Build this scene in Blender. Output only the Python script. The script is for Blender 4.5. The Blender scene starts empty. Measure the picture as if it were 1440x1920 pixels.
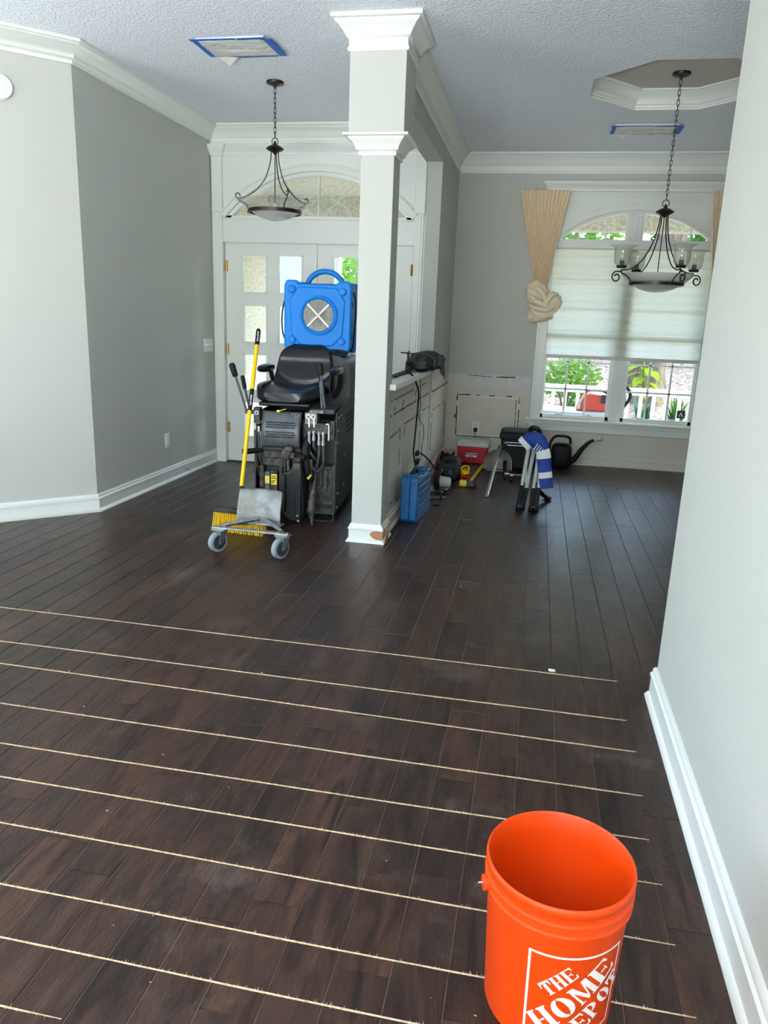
import bpy, bmesh, math, random
from mathutils import Vector, Matrix, noise
random.seed(11)
S = bpy.context.scene
COL = S.collection
PI = math.pi

# ------------------------------------------------------------------ camera, sky, sun, lights, exposure
cam_d = bpy.data.cameras.new('camera')
cam = bpy.data.objects.new('camera', cam_d)
COL.objects.link(cam)
S.camera = cam
cam_d.sensor_fit = 'HORIZONTAL'
cam_d.sensor_width = 36.0
cam_d.lens = 36.0 * 1407.7 / 1440.0
cam_d.clip_start = 0.05
CAMR = ((0.9797896539, 0.1967466896, 0.0360967339), (0.0837194525, -0.2394519122, -0.9672920112), (-0.1816680691, 0.9507647037, -0.2510840313))
CAMH = 1.45
r_, d_, f_ = [Vector(x) for x in CAMR]
cam.matrix_world = Matrix(((r_.x, -d_.x, -f_.x, 0), (r_.y, -d_.y, -f_.y, 0), (r_.z, -d_.z, -f_.z, CAMH), (0, 0, 0, 1)))

S.view_settings.view_transform = 'Standard'
S.view_settings.look = 'None'
S.view_settings.exposure = -0.14
S.view_settings.gamma = 1.0
S.view_settings.use_curve_mapping = False
S.cycles.max_bounces = 14
S.cycles.diffuse_bounces = 9
S.cycles.transparent_max_bounces = 24

world = bpy.data.worlds.new('world')
S.world = world
world.use_nodes = True
wn = world.node_tree
wn.nodes.clear()
w_out = wn.nodes.new('ShaderNodeOutputWorld')
w_bg = wn.nodes.new('ShaderNodeBackground')
w_sky = wn.nodes.new('ShaderNodeTexSky')
w_sky.sky_type = 'NISHITA'
w_sky.sun_disc = False
w_sky.sun_elevation = math.radians(55)
w_sky.sun_rotation = math.radians(60)
w_sky.dust_density = 2.0
w_bg.inputs['Strength'].default_value = 2.2
wn.links.new(w_sky.outputs['Color'], w_bg.inputs['Color'])
wn.links.new(w_bg.outputs['Background'], w_out.inputs['Surface'])

sun_d = bpy.data.lights.new('sun', 'SUN')
sun = bpy.data.objects.new('sun', sun_d)
COL.objects.link(sun)
sun_d.energy = 9.0
sun_d.angle = math.radians(0.6)
sun_d.color = (1.0, 0.95, 0.86)
sun.rotation_euler = (math.radians(38), math.radians(14), math.radians(150))

def area_light(name, loc, rot, sx, sy, power, col):
    d = bpy.data.lights.new(name, 'AREA')
    d.shape = 'RECTANGLE'
    d.size, d.size_y, d.energy, d.color = sx, sy, power, col
    o = bpy.data.objects.new(name, d)
    o.location = loc
    o.rotation_euler = rot
    COL.objects.link(o)
    return o
# daylight coming in through the tall glazed opening in the rear wall of the room
area_light('daylight_rear_glazing', (-0.95, -4.62, 1.3), (math.radians(90), 0, 0), 2.6, 2.3, 14, (0.96, 0.99, 1.0))
# added fill light near the rear floor, facing up to brighten the ceiling
area_light('ceiling_fill_rear', (-0.95, -4.1, 0.30), (math.radians(180), 0, 0), 2.6, 0.9, 2050, (0.95, 0.985, 1.0))
# second added fill light, low at the left wall, tipped up at the ceiling
area_light('ceiling_fill_left', (-4.75, 1.3, 0.45), (math.radians(168), 0, math.radians(-90)), 2.4, 0.7, 120, (0.92, 0.97, 1.0))

# ------------------------------------------------------------------ helpers: materials
def lin(c):
    out = []
    for x in c[:3]:
        x = x / 255.0
        out.append(x / 12.92 if x <= 0.04045 else ((x + 0.055) / 1.055) ** 2.4)
    return (*out, 1.0)

def mat(name, col, rough=0.5, metal=0.0, var=0.0, vs=6.0, bump=0.0, bs=80.0, stretch=(1, 1, 1), coat=0.0, spec=0.5, col2=None, detail=4.0, sheen=0.0):
    m = bpy.data.materials.new(name)
    m.use_nodes = True
    nt = m.node_tree
    b = nt.nodes['Principled BSDF']
    b.inputs['Base Color'].default_value = lin(col)
    b.inputs['Roughness'].default_value = rough
    b.inputs['Metallic'].default_value = metal
    b.inputs['Specular IOR Level'].default_value = spec
    b.inputs['Coat Weight'].default_value = coat
    b.inputs['Sheen Weight'].default_value = sheen
    tc = nt.nodes.new('ShaderNodeTexCoord')
    mp = nt.nodes.new('ShaderNodeMapping')
    mp.inputs['Scale'].default_value = stretch
    nt.links.new(tc.outputs['Object'], mp.inputs['Vector'])
    if var > 0 or col2:
        n = nt.nodes.new('ShaderNodeTexNoise')
        n.inputs['Scale'].default_value = vs
        n.inputs['Detail'].default_value = detail
        nt.links.new(mp.outputs['Vector'], n.inputs['Vector'])
        rp = nt.nodes.new('ShaderNodeValToRGB')
        rp.color_ramp.elements[0].position = 0.35
        rp.color_ramp.elements[1].position = 0.65
        c = lin(col)
        c2 = lin(col2) if col2 else tuple(x * (1 + var) for x in c[:3]) + (1,)
        c1 = c if col2 else tuple(x * (1 - var) for x in c[:3]) + (1,)
        rp.color_ramp.elements[0].color = c1
        rp.color_ramp.elements[1].color = c2
        nt.links.new(n.outputs['Fac'], rp.inputs['Fac'])
        nt.links.new(rp.outputs['Color'], b.inputs['Base Color'])
    if bump > 0:
        n2 = nt.nodes.new('ShaderNodeTexNoise')
        n2.inputs['Scale'].default_value = bs
        n2.inputs['Detail'].default_value = 3.0
        nt.links.new(mp.outputs['Vector'], n2.inputs['Vector'])
        bp = nt.nodes.new('ShaderNodeBump')
        bp.inputs['Strength'].default_value = bump
        bp.inputs['Distance'].default_value = 0.01
        nt.links.new(n2.outputs['Fac'], bp.inputs['Height'])
        nt.links.new(bp.outputs['Normal'], b.inputs['Normal'])
    return m

def glass_mat(name, tint=(0.95, 0.98, 0.97), rough=0.02, refl=1.0, haze=0.0):
    m = bpy.data.materials.new(name)
    m.use_nodes = True
    nt = m.node_tree
    nt.nodes.clear()
    out = nt.nodes.new('ShaderNodeOutputMaterial')
    tr = nt.nodes.new('ShaderNodeBsdfTransparent')
    tr.inputs['Color'].default_value = (*tint, 1)
    gl = nt.nodes.new('ShaderNodeBsdfGlossy')
    gl.inputs['Roughness'].default_value = rough
    lw_ = nt.nodes.new('ShaderNodeLayerWeight')
    lw_.inputs['Blend'].default_value = 0.5
    pw = nt.nodes.new('ShaderNodeMath'); pw.operation = 'POWER'; pw.inputs[1].default_value = 3.0
    nt.links.new(lw_.outputs['Facing'], pw.inputs[0])
    fr = nt.nodes.new('ShaderNodeMath'); fr.operation = 'MULTIPLY_ADD'
    fr.inputs[1].default_value = 0.4; fr.inputs[2].default_value = 0.035
    nt.links.new(pw.outputs[0], fr.inputs[0])
    mx = nt.nodes.new('ShaderNodeMixShader')
    base = tr
    if haze > 0:
        df = nt.nodes.new('ShaderNodeBsdfTranslucent')
        d2 = nt.nodes.new('ShaderNodeBsdfDiffuse')
        df.inputs['Color'].default_value = (0.9, 0.92, 0.88, 1)
        d2.inputs['Color'].default_value = (0.8, 0.82, 0.78, 1)
        ad = nt.nodes.new('ShaderNodeMixShader')
        nt.links.new(df.outputs[0], ad.inputs[1])
        nt.links.new(d2.outputs[0], ad.inputs[2])
        hz = nt.nodes.new('ShaderNodeMixShader')
        hz.inputs['Fac'].default_value = haze
        nt.links.new(tr.outputs[0], hz.inputs[1])
        nt.links.new(ad.outputs[0], hz.inputs[2])
        base = hz
    mul = nt.nodes.new('ShaderNodeMath')
    mul.operation = 'MULTIPLY'
    mul.inputs[1].default_value = refl
    nt.links.new(fr.outputs[0], mul.inputs[0])
    nt.links.new(mul.outputs[0], mx.inputs['Fac'])
    nt.links.new(base.outputs[0], mx.inputs[1])
    nt.links.new(gl.outputs[0], mx.inputs[2])
    nt.links.new(mx.outputs[0], out.inputs['Surface'])
    return m

def translucent_mat(name, col, fac=0.5):
    m = bpy.data.materials.new(name)
    m.use_nodes = True
    nt = m.node_tree
    nt.nodes.clear()
    out = nt.nodes.new('ShaderNodeOutputMaterial')
    a = nt.nodes.new('ShaderNodeBsdfDiffuse')
    b = nt.nodes.new('ShaderNodeBsdfTranslucent')
    a.inputs['Color'].default_value = lin(col)
    b.inputs['Color'].default_value = lin(col)
    mx = nt.nodes.new('ShaderNodeMixShader')
    mx.inputs['Fac'].default_value = fac
    nt.links.new(a.outputs[0], mx.inputs[1])
    nt.links.new(b.outputs[0], mx.inputs[2])
    nt.links.new(mx.outputs[0], out.inputs['Surface'])
    return m

def wood_floor_mat():
    m = bpy.data.materials.new('dark_hand_scraped_wood')
    m.use_nodes = True
    nt = m.node_tree
    L = nt.links.new
    N = nt.nodes.new
    b = nt.nodes['Principled BSDF']
    geo = N('ShaderNodeNewGeometry')
    oi = N('ShaderNodeObjectInfo')
    add = N('ShaderNodeMath'); add.operation = 'ADD'
    L(oi.outputs['Random'], add.inputs[0]); L(geo.outputs['Random Per Island'], add.inputs[1])
    frc = N('ShaderNodeMath'); frc.operation = 'FRACT'
    L(add.outputs[0], frc.inputs[0])
    off = N('ShaderNodeCombineXYZ')
    mu = N('ShaderNodeMath'); mu.operation = 'MULTIPLY'; mu.inputs[1].default_value = 37.0
    L(frc.outputs[0], mu.inputs[0]); L(mu.outputs[0], off.inputs['Z'])
    va = N('ShaderNodeVectorMath'); va.operation = 'ADD'
    L(geo.outputs['Position'], va.inputs[0]); L(off.outputs[0], va.inputs[1])
    mp = N('ShaderNodeMapping'); mp.inputs['Scale'].default_value = (9, 1.6, 1)
    L(va.outputs[0], mp.inputs['Vector'])
    n1 = N('ShaderNodeTexNoise'); n1.inputs['Scale'].default_value = 2.2; n1.inputs['Detail'].default_value = 6; n1.inputs['Distortion'].default_value = 1.2
    L(mp.outputs[0], n1.inputs['Vector'])
    rp = N('ShaderNodeValToRGB')
    e = rp.color_ramp.elements
    e[0].position, e[0].color = 0.30, lin((27, 20, 18))
    e[1].position, e[1].color = 0.72, lin((66, 48, 40))
    L(n1.outputs['Fac'], rp.inputs['Fac'])
    rp2 = N('ShaderNodeValToRGB')          # plank to plank tone
    e = rp2.color_ramp.elements
    e[0].position, e[0].color = 0.0, (0.64, 0.66, 0.71, 1)
    e[1].position, e[1].color = 1.0, (1.18, 1.02, 0.93, 1)
    x = rp2.color_ramp.elements.new(0.5); x.color = (0.95, 0.88, 0.86, 1)
    L(frc.outputs[0], rp2.inputs['Fac'])
    mx = N('ShaderNodeMix'); mx.data_type = 'RGBA'; mx.blend_type = 'MULTIPLY'; mx.inputs['Factor'].default_value = 1.0
    L(rp.outputs[0], mx.inputs[6]); L(rp2.outputs[0], mx.inputs[7])
    # pale dust and scuffs, with a shape of their own
    n3 = N('ShaderNodeTexNoise'); n3.inputs['Scale'].default_value = 2.3; n3.inputs['Detail'].default_value = 9; n3.inputs['Roughness'].default_value = 0.72
    L(geo.outputs['Position'], n3.inputs['Vector'])
    rp3 = N('ShaderNodeValToRGB')
    e = rp3.color_ramp.elements
    e[0].position, e[0].color = 0.55, (0, 0, 0, 1)
    e[1].position, e[1].color = 0.80, (0.5, 0.5, 0.5, 1)
    L(n3.outputs['Fac'], rp3.inputs['Fac'])
    mx2 = N('ShaderNodeMix'); mx2.data_type = 'RGBA'
    L(rp3.outputs[0], mx2.inputs['Factor'])
    L(mx.outputs[2], mx2.inputs[6]); mx2.inputs[7].default_value = lin((118, 106, 98))
    L(mx2.outputs[2], b.inputs['Base Color'])
    rr = N('ShaderNodeMapRange')
    rr.inputs['To Min'].default_value = 0.21; rr.inputs['To Max'].default_value = 0.48
    L(n3.outputs['Fac'], rr.inputs['Value'])
    L(rr.outputs[0], b.inputs['Roughness'])
    b.inputs['Specular IOR Level'].default_value = 0.32
    mp2 = N('ShaderNodeMapping'); mp2.inputs['Scale'].default_value = (16, 5, 1)
    L(va.outputs[0], mp2.inputs['Vector'])
    n2 = N('ShaderNodeTexNoise'); n2.inputs['Scale'].default_value = 3.5; n2.inputs['Detail'].default_value = 5; n2.inputs['Distortion'].default_value = 2.0
    L(mp2.outputs[0], n2.inputs['Vector'])
    bp = N('ShaderNodeBump'); bp.inputs['Strength'].default_value = 0.45; bp.inputs['Distance'].default_value = 0.004
    L(n2.outputs['Fac'], bp.inputs['Height']); L(bp.outputs[0], b.inputs['Normal'])
    return m

def ceiling_mat():
    m = mat('knockdown_ceiling', (240, 245, 251), 0.8)
    nt = m.node_tree
    b = nt.nodes['Principled BSDF']
    tc = nt.nodes.new('ShaderNodeTexCoord')
    v = nt.nodes.new('ShaderNodeTexNoise')
    v.inputs['Scale'].default_value = 62
    v.inputs['Detail'].default_value = 2
    rp = nt.nodes.new('ShaderNodeValToRGB')
    rp.color_ramp.elements[0].position = 0.45
    rp.color_ramp.elements[1].position = 0.62
    bp = nt.nodes.new('ShaderNodeBump')
    bp.inputs['Strength'].default_value = 0.55
    bp.inputs['Distance'].default_value = 0.006
    nt.links.new(tc.outputs['Object'], v.inputs['Vector'])
    nt.links.new(v.outputs['Fac'], rp.inputs['Fac'])
    nt.links.new(rp.outputs[0], bp.inputs['Height'])
    nt.links.new(bp.outputs[0], b.inputs['Normal'])
    return m

MT = {
 'wall': mat('grey_beige_wall_paint', (190, 192, 185), 0.75, bump=0.05, bs=180),
 'cream': mat('cream_wainscot_paint', (208, 204, 190), 0.6, var=0.03, vs=4),
 'scar': mat('bare_primer_patch', (212, 207, 206), 0.8, var=0.05, vs=20),
 'trim': mat('white_trim_paint', (230, 233, 227), 0.35),
 'ceil': ceiling_mat(),
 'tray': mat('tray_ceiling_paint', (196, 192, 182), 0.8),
 'wood': wood_floor_mat(),
 'sub': mat('dusty_seam', (88, 72, 62), 0.9, var=0.35, vs=3),
 'cut': mat('splintered_pale_wood', (172, 150, 122), 0.9, var=0.25, vs=90),
 'bronze': mat('oil_rubbed_bronze', (58, 54, 50), 0.38, 0.85, var=0.2, vs=30),
 'frost': glass_mat('frosted_bowl_glass', (0.96, 0.96, 0.93), 0.15, 0.7, haze=0.5),
 'clear': glass_mat('seeded_clear_glass', (0.93, 0.94, 0.91), 0.06, 0.9, haze=0.12),
 'pane': glass_mat('window_glass', (0.95, 0.98, 0.97), 0.02, 0.5),
 'bulb': glass_mat('bulb_glass', (0.97, 0.97, 0.95), 0.05, 1.2, haze=0.2),
 'blind': translucent_mat('cellular_shade_fabric', (222, 224, 214), 0.55),
 'tape': mat('blue_painters_tape', (28, 104, 196), 0.6),
 'plastic_sheet': mat('masking_film', (214, 214, 206), 0.25, bump=0.5, bs=25, stretch=(1, 4, 1)),
 'orange': mat('orange_bucket_plastic', (202, 60, 3), 0.45, spec=0.3),
 'print': mat('white_logo_print', (240, 226, 222), 0.5),
 'valve': mat('oily_valve_casting', (148, 150, 146), 0.5, 0.5, col2=(92, 90, 86), vs=25, detail=8),
 'steel': mat('zinc_plated_steel', (176, 180, 178), 0.35, 0.9, var=0.15, vs=40),
 'dirty': mat('dusty_bare_steel', (140, 144, 142), 0.42, 0.6, col2=(96, 90, 82), vs=11, detail=10),
 'black': mat('black_powder_coat', (15, 16, 17), 0.45, 0.1, var=0.25, vs=12),
 'dark': mat('dusty_dark_grey_steel', (28, 31, 32), 0.5, 0.25, col2=(50, 53, 53), vs=10, detail=8),
 'grey': mat('worn_grey_plate', (84, 89, 93), 0.45, 0.5, var=0.2, vs=16),
 'grime': mat('grimy_machine_parts', (24, 24, 24), 0.6, 0.3, col2=(84, 80, 73), vs=30, detail=8),
 'vinyl': mat('black_vinyl_seat', (17, 19, 23), 0.27, bump=0.05, bs=250),
 'rubber': mat('black_rubber', (13, 13, 14), 0.6, spec=0.3),
 'hose': mat('rubber_hydraulic_hose', (52, 52, 50), 0.5, var=0.2, vs=30),
 'tread': mat('grey_caster_tread', (132, 142, 148), 0.5, var=0.12, vs=30),
 'hub': mat('dark_caster_hub', (44, 52, 62), 0.45),
 'red': mat('red_plastic', (170, 22, 30), 0.4),
 'yellow': mat('yellow_fibreglass', (246, 200, 14), 0.4),
 'bristle': mat('yellow_broom_bristle', (238, 194, 30), 0.6),
 'ysticker': mat('yellow_warning_sticker', (226, 206, 60), 0.5),
 'blue': mat('bright_blue_polyethylene', (0, 122, 212), 0.5, bump=0.05, bs=200, spec=0.3),
 'filter': mat('pleated_filter_paper', (196, 192, 188), 0.9, var=0.2, vs=30),
 'white': mat('white_plastic', (232, 234, 230), 0.4),
 'case': mat('blue_tool_case_plastic', (16, 86, 142), 0.45, var=0.08, vs=20),
 'brass': mat('brass_hinge', (170, 128, 62), 0.35, 0.9),
 'curtain': mat('gold_curtain_fabric', (236, 220, 190), 0.8, var=0.05, vs=40, bump=0.1, bs=220, sheen=0.2),
 'navy': mat('navy_nylon', (13, 13, 21), 0.6, var=0.2, vs=12, bump=0.2, bs=40),
 'bag': mat('dark_green_tool_bag', (24, 34, 38), 0.75, var=0.25, vs=18),
 'royal': mat('royal_blue_canvas', (10, 50, 134), 0.75, var=0.08, vs=50),
 'canvas': mat('white_canvas', (226, 228, 224), 0.8),
 'alu': mat('brushed_aluminium', (214, 220, 218), 0.35, 0.5),
 'shovel': mat('grey_metal_scoop', (132, 132, 126), 0.5, 0.4, var=0.15, vs=16),
 'galv': mat('galvanised_tube', (150, 148, 140), 0.4, 0.7, var=0.1, vs=30),
 'tear': mat('torn_drywall_paper', (96, 82, 68), 0.9, var=0.3, vs=40),
 'mdf': mat('bare_brown_fibreboard', (168, 118, 84), 0.9, var=0.1, vs=60),
 'offw': mat('off_white_cooler_lid', (206, 204, 194), 0.5),
 'extred': mat('orange_red_machine_paint', (214, 74, 52), 0.45),
 'extgrey': mat('pale_grey_cart_plastic', (188, 198, 208), 0.5),
 'stucco': mat('beige_porch_stucco', (222, 219, 204), 0.9, col2=(182, 178, 158), vs=34, bump=0.6, bs=60),
 'extwhite': mat('white_exterior_paint', (240, 242, 240), 0.5),
 'concrete': mat('porch_concrete', (178, 174, 166), 0.9, var=0.1, vs=5),
 'mulch': mat('pale_bark_mulch', (150, 134, 120), 1.0, col2=(46, 38, 31), vs=16, detail=10, bump=0.9, bs=30),
 'bark': mat('tree_bark', (110, 94, 76), 0.95, var=0.4, vs=20, stretch=(1, 1, 0.15), bump=0.8, bs=20),
 'leaf1': translucent_mat('bright_green_leaf', (104, 146, 62), 0.35),
 'leaf2': translucent_mat('mid_green_leaf', (66, 108, 50), 0.35),
 'leaf3': translucent_mat('lime_broad_leaf', (138, 162, 56), 0.4),
 'leaf4': translucent_mat('blue_green_blade', (70, 116, 88), 0.3),
}

# ------------------------------------------------------------------ helpers: mesh building
class MB:
    def __init__(s):
        s.v = []; s.f = []
    def add(s, vs, fs):
        o = len(s.v)
        s.v += [tuple(v) for v in vs]
        s.f += [tuple(i + o for i in f) for f in fs]
        return s
    def box(s, c, d, rot=None):
        hx, hy, hz = d[0] / 2, d[1] / 2, d[2] / 2
        P = [Vector((x * hx, y * hy, z * hz)) for z in (-1, 1) for y in (-1, 1) for x in (-1, 1)]
        if rot:
            R = rot if isinstance(rot, Matrix) else (Matrix.Rotation(rot[2], 3, 'Z') @ Matrix.Rotation(rot[1], 3, 'Y') @ Matrix.Rotation(rot[0], 3, 'X'))
            P = [R @ p for p in P]
        c = Vector(c)
        return s.add([p + c for p in P], [(0, 2, 3, 1), (4, 5, 7, 6), (0, 1, 5, 4), (2, 6, 7, 3), (0, 4, 6, 2), (1, 3, 7, 5)])
    def mm(s, a, b):
        return s.box([(a[i] + b[i]) / 2 for i in range(3)], [abs(b[i] - a[i]) for i in range(3)])
    def tube(s, pts, r, n=8, caps=True, flat=1.0, closed=False):
        pts = [Vector(p) for p in pts]
        m = len(pts)
        rs = r if isinstance(r, (list, tuple)) else [r] * m
        up = None
        o = len(s.v)
        for i, p in enumerate(pts):
            a = pts[i - 1] if (i > 0 or closed) else p
            b = pts[(i + 1) % m] if (i < m - 1 or closed) else p
            t = (b - a)
            t = t.normalized() if t.length > 1e-9 else Vector((0, 0, 1))
            if up is None:
                up = Vector((0, 0, 1)) if abs(t.z) < 0.9 else Vector((1, 0, 0))
            u = (up - t * up.dot(t))
            u = u.normalized() if u.length > 1e-6 else t.orthogonal().normalized()
            w = t.cross(u)
            up = u
            for k in range(n):
                q = 2 * PI * k / n
                s.v.append(tuple(p + (u * math.cos(q) * flat + w * math.sin(q)) * rs[i]))
        for i in range(m if closed else m - 1):
            j = (i + 1) % m
            for k in range(n):
                l = (k + 1) % n
                s.f.append((o + i * n + k, o + i * n + l, o + j * n + l, o + j * n + k))
        if caps and not closed:
            s.f.append(tuple(o + k for k in range(n))[::-1])
            s.f.append(tuple(o + (m - 1) * n + k for k in range(n)))
        return s
    def cyl(s, a, b, r, n=16, r2=None):
        return s.tube([a, b], [r, r if r2 is None else r2], n)
    def lathe(s, prof, n=32, c=(0, 0, 0), M=None):
        o = len(s.v)
        M = M or Matrix.Identity(3)
        c = Vector(c)
        for (r, z) in prof:
            for k in range(n):
                q = 2 * PI * k / n
                s.v.append(tuple(c + M @ Vector((r * math.cos(q), r * math.sin(q), z))))
        for i in range(len(prof) - 1):
            for k in range(n):
                l = (k + 1) % n
                s.f.append((o + i * n + k, o + i * n + l, o + (i + 1) * n + l, o + (i + 1) * n + k))
        if prof[0][0] > 1e-6 and prof[0] != prof[-1]:
            pass
        return s
    def disc(s, c, r, n=16, axis='Z', th=0.002):
        d = {'X': (1, 0, 0), 'Y': (0, 1, 0), 'Z': (0, 0, 1)}[axis]
        c = Vector(c); d = Vector(d) * th / 2
        return s.tube([c - d, c + d], r, n)
    def prism(s, poly, axis, a, b):
        # poly in the two remaining axes (order xyz without axis)
        n = len(poly)
        def P(p, t):
            return {'X': (t, p[0], p[1]), 'Y': (p[0], t, p[1]), 'Z': (p[0], p[1], t)}[axis]
        o = len(s.v)
        s.v += [P(p, a) for p in poly] + [P(p, b) for p in poly]
        s.f.append(tuple(o + i for i in range(n)))
        s.f.append(tuple(o + n + i for i in range(n))[::-1])
        for i in range(n):
            j = (i + 1) % n
            s.f.append((o + i, o + n + i, o + n + j, o + j))
        return s
    def sphere(s, c, r, n=16, m=10, fn=None):
        if not isinstance(r, (tuple, list)):
            r = (r, r, r)
        o = len(s.v)
        for i in range(m + 1):
            th = PI * i / m
            for k in range(n):
                ph = 2 * PI * k / n
                p = Vector((math.sin(th) * math.cos(ph), math.sin(th) * math.sin(ph), math.cos(th)))
                if fn:
                    p = fn(p)
                s.v.append((c[0] + p.x * r[0], c[1] + p.y * r[1], c[2] + p.z * r[2]))
        for i in range(m):
            for k in range(n):
                l = (k + 1) % n
                s.f.append((o + i * n + k, o + (i + 1) * n + k, o + (i + 1) * n + l, o + i * n + l))
        return s
    def torus(s, c, R, r, n=20, m=6, M=None, flat=1.0, sy=1.0):
        M = M or Matrix.Identity(3)
        pts = [Vector(c) + M @ Vector((R * math.cos(2 * PI * k / n), sy * R * math.sin(2 * PI * k / n), 0)) for k in range(n)]
        return s.tube(pts, r, m, closed=True, flat=flat)
    def sweep(s, path, prof, z0=0.0, closed=False):
        # horizontal path (x, y); prof = (distance to the right of travel, z)
        P = [Vector((p[0], p[1], 0)) for p in path]
        n, m = len(P), len(prof)
        o = len(s.v)
        for i, p in enumerate(P):
            d1 = (p - P[i - 1]).normalized() if (i > 0 or closed) else None
            d2 = (P[(i + 1) % n] - p).normalized() if (i < n - 1 or closed) else None
            d1 = d1 or d2; d2 = d2 or d1
            n1 = Vector((d1.y, -d1.x, 0)); n2 = Vector((d2.y, -d2.x, 0))
            mv = n1 + n2
            mv = mv / max(mv.dot(n1), 0.2)
            for (d, z) in prof:
                s.v.append((p.x + mv.x * d, p.y + mv.y * d, z0 + z))
        for i in range(n if closed else n - 1):
            j = (i + 1) % n
            for k in range(m - 1):
                s.f.append((o + i * m + k, o + i * m + k + 1, o + j * m + k + 1, o + j * m + k))
            s.f.append((o + i * m + m - 1, o + i * m, o + j * m, o + j * m + m - 1))
        if not closed:
            s.f.append(tuple(o + k for k in range(m))[::-1])
            s.f.append(tuple(o + (n - 1) * m + k for k in range(m)))
        return s
    def grid(s, fn, nu, nv, cu=False):
        o = len(s.v)
        for j in range(nv + 1):
            for i in range(nu if cu else nu + 1):
                s.v.append(tuple(fn(i / nu, j / nv)))
        w = nu if cu else nu + 1
        for j in range(nv):
            for i in range(nu):
                k = (i + 1) % w if cu else i + 1
                s.f.append((o + j * w + i, o + j * w + k, o + (j + 1) * w + k, o + (j + 1) * w + i))
        return s
    def plate(s, outer, holes, axis, a, b):
        # flat plate with holes, in the plane across axis
        bm = bmesh.new()
        def loop(poly):
            vs = [bm.verts.new((p[0], p[1], 0)) for p in poly]
            for i in range(len(vs)):
                bm.edges.new((vs[i], vs[(i + 1) % len(vs)]))
        loop(outer)
        for h in holes:
            loop(h)
        bmesh.ops.triangle_fill(bm, use_beauty=True, use_dissolve=False, edges=bm.edges[:])
        ex = bmesh.ops.extrude_face_region(bm, geom=bm.faces[:])
        for v in [g for g in ex['geom'] if isinstance(g, bmesh.types.BMVert)]:
            v.co.z = 1.0
        bm.verts.index_update()
        def P(co):
            t = a + (b - a) * co.z
            return {'X': (t, co.x, co.y), 'Y': (co.x, t, co.y), 'Z': (co.x, co.y, t)}[axis]
        s.add([P(v.co) for v in bm.verts], [[v.index for v in f.verts] for f in bm.faces])
        bm.free()
        return s
    def mesh(s, name, m, smooth=True, angle=38):
        me = bpy.data.meshes.new(name)
        me.from_pydata([tuple(v) for v in s.v], [], s.f)
        bm = bmesh.new(); bm.from_mesh(me)
        bmesh.ops.remove_doubles(bm, verts=bm.verts[:], dist=1e-5)
        bmesh.ops.recalc_face_normals(bm, faces=bm.faces[:])
        bm.to_mesh(me); bm.free()
        me.materials.append(MT[m] if isinstance(m, str) else m)
        if smooth:
            me.shade_smooth()
            me.set_sharp_from_angle(angle=math.radians(angle))
        return me
    def build(s, name, m, parent=None, smooth=True, bevel=0.0, seg=2, label=None, cat=None, group=None, kind=None, world=True, loc=None, sub=0, angle=38):
        # geometry is written in world metres; it is moved to the local frame of its thing
        off = Vector((0, 0, 0))
        if parent is not None and world:
            r = parent
            while r.parent:
                r = r.parent
            off = r.location.copy()
        if parent is None and loc is not None:
            off = Vector(loc)
        if off.length:
            s.v = [(v[0] - off.x, v[1] - off.y, v[2] - off.z) for v in s.v]
        me = s.mesh(name, m, smooth, angle)
        o = bpy.data.objects.new(name, me)
        COL.objects.link(o)
        if parent is not None:
            o.parent = parent
        elif loc is not None:
            o.location = loc
        if bevel:
            b = o.modifiers.new('bevel', 'BEVEL')
            b.width = bevel; b.segments = seg; b.limit_method = 'ANGLE'; b.angle_limit = math.radians(40)
        if sub:
            q = o.modifiers.new('sub', 'SUBSURF'); q.levels = sub; q.render_levels = sub
        tag(o, label, cat, group, kind)
        return o

def tag(o, label=None, cat=None, group=None, kind=None):
    if label: o['label'] = label
    if cat: o['category'] = cat
    if group: o['group'] = group
    if kind: o['kind'] = kind
    return o

def thing(name, label, cat, loc, rotz=0.0, group=None, kind=None):
    o = bpy.data.objects.new(name, None)
    o.empty_display_size = 0.05
    o.location = loc
    o.rotation_euler = (0, 0, rotz)
    COL.objects.link(o)
    return tag(o, label, cat, group, kind)

def rect(x0, x1, z0, z1):
    return [(x0, z0), (x1, z0), (x1, z1), (x0, z1)]

def segarch(cx, a, zs, h, n=20):
    # segmental arch: chord half-width a at height zs, rise h
    R = (a * a + h * h) / (2 * h)
    t0 = math.asin(min(1, a / R))
    return [(cx + R * math.sin(t0 - 2 * t0 * i / n), zs + h - R + R * math.cos(t0 - 2 * t0 * i / n)) for i in range(n + 1)]

def bez(p0, p1, p2, p3, n=12):
    p0, p1, p2, p3 = [Vector(p) for p in (p0, p1, p2, p3)]
    out = []
    for i in range(n + 1):
        t = i / n
        out.append(p0 * (1 - t) ** 3 + p1 * 3 * t * (1 - t) ** 2 + p2 * 3 * t * t * (1 - t) + p3 * t ** 3)
    return out

def spline(pts, per=6):
    # Catmull-Rom through the points
    P = [Vector(p) for p in pts]
    out = []
    for i in range(len(P) - 1):
        a = P[max(i - 1, 0)]; b = P[i]; c = P[i + 1]; d = P[min(i + 2, len(P) - 1)]
        for k in range(per):
            t = k / per
            out.append(0.5 * ((2 * b) + (c - a) * t + (2 * a - 5 * b + 4 * c - d) * t * t + (3 * b - a - 3 * c + d) * t ** 3))
    out.append(P[-1])
    return out

def to_screen(x, y, z):
    q = Vector((x, y, z - CAMH))
    c = Vector((r_.dot(q), d_.dot(q), f_.dot(q)))
    if c.z < 0.05:
        return None
    return (720 + 1407.7 * c.x / c.z, 960 + 1407.7 * c.y / c.z)

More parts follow.
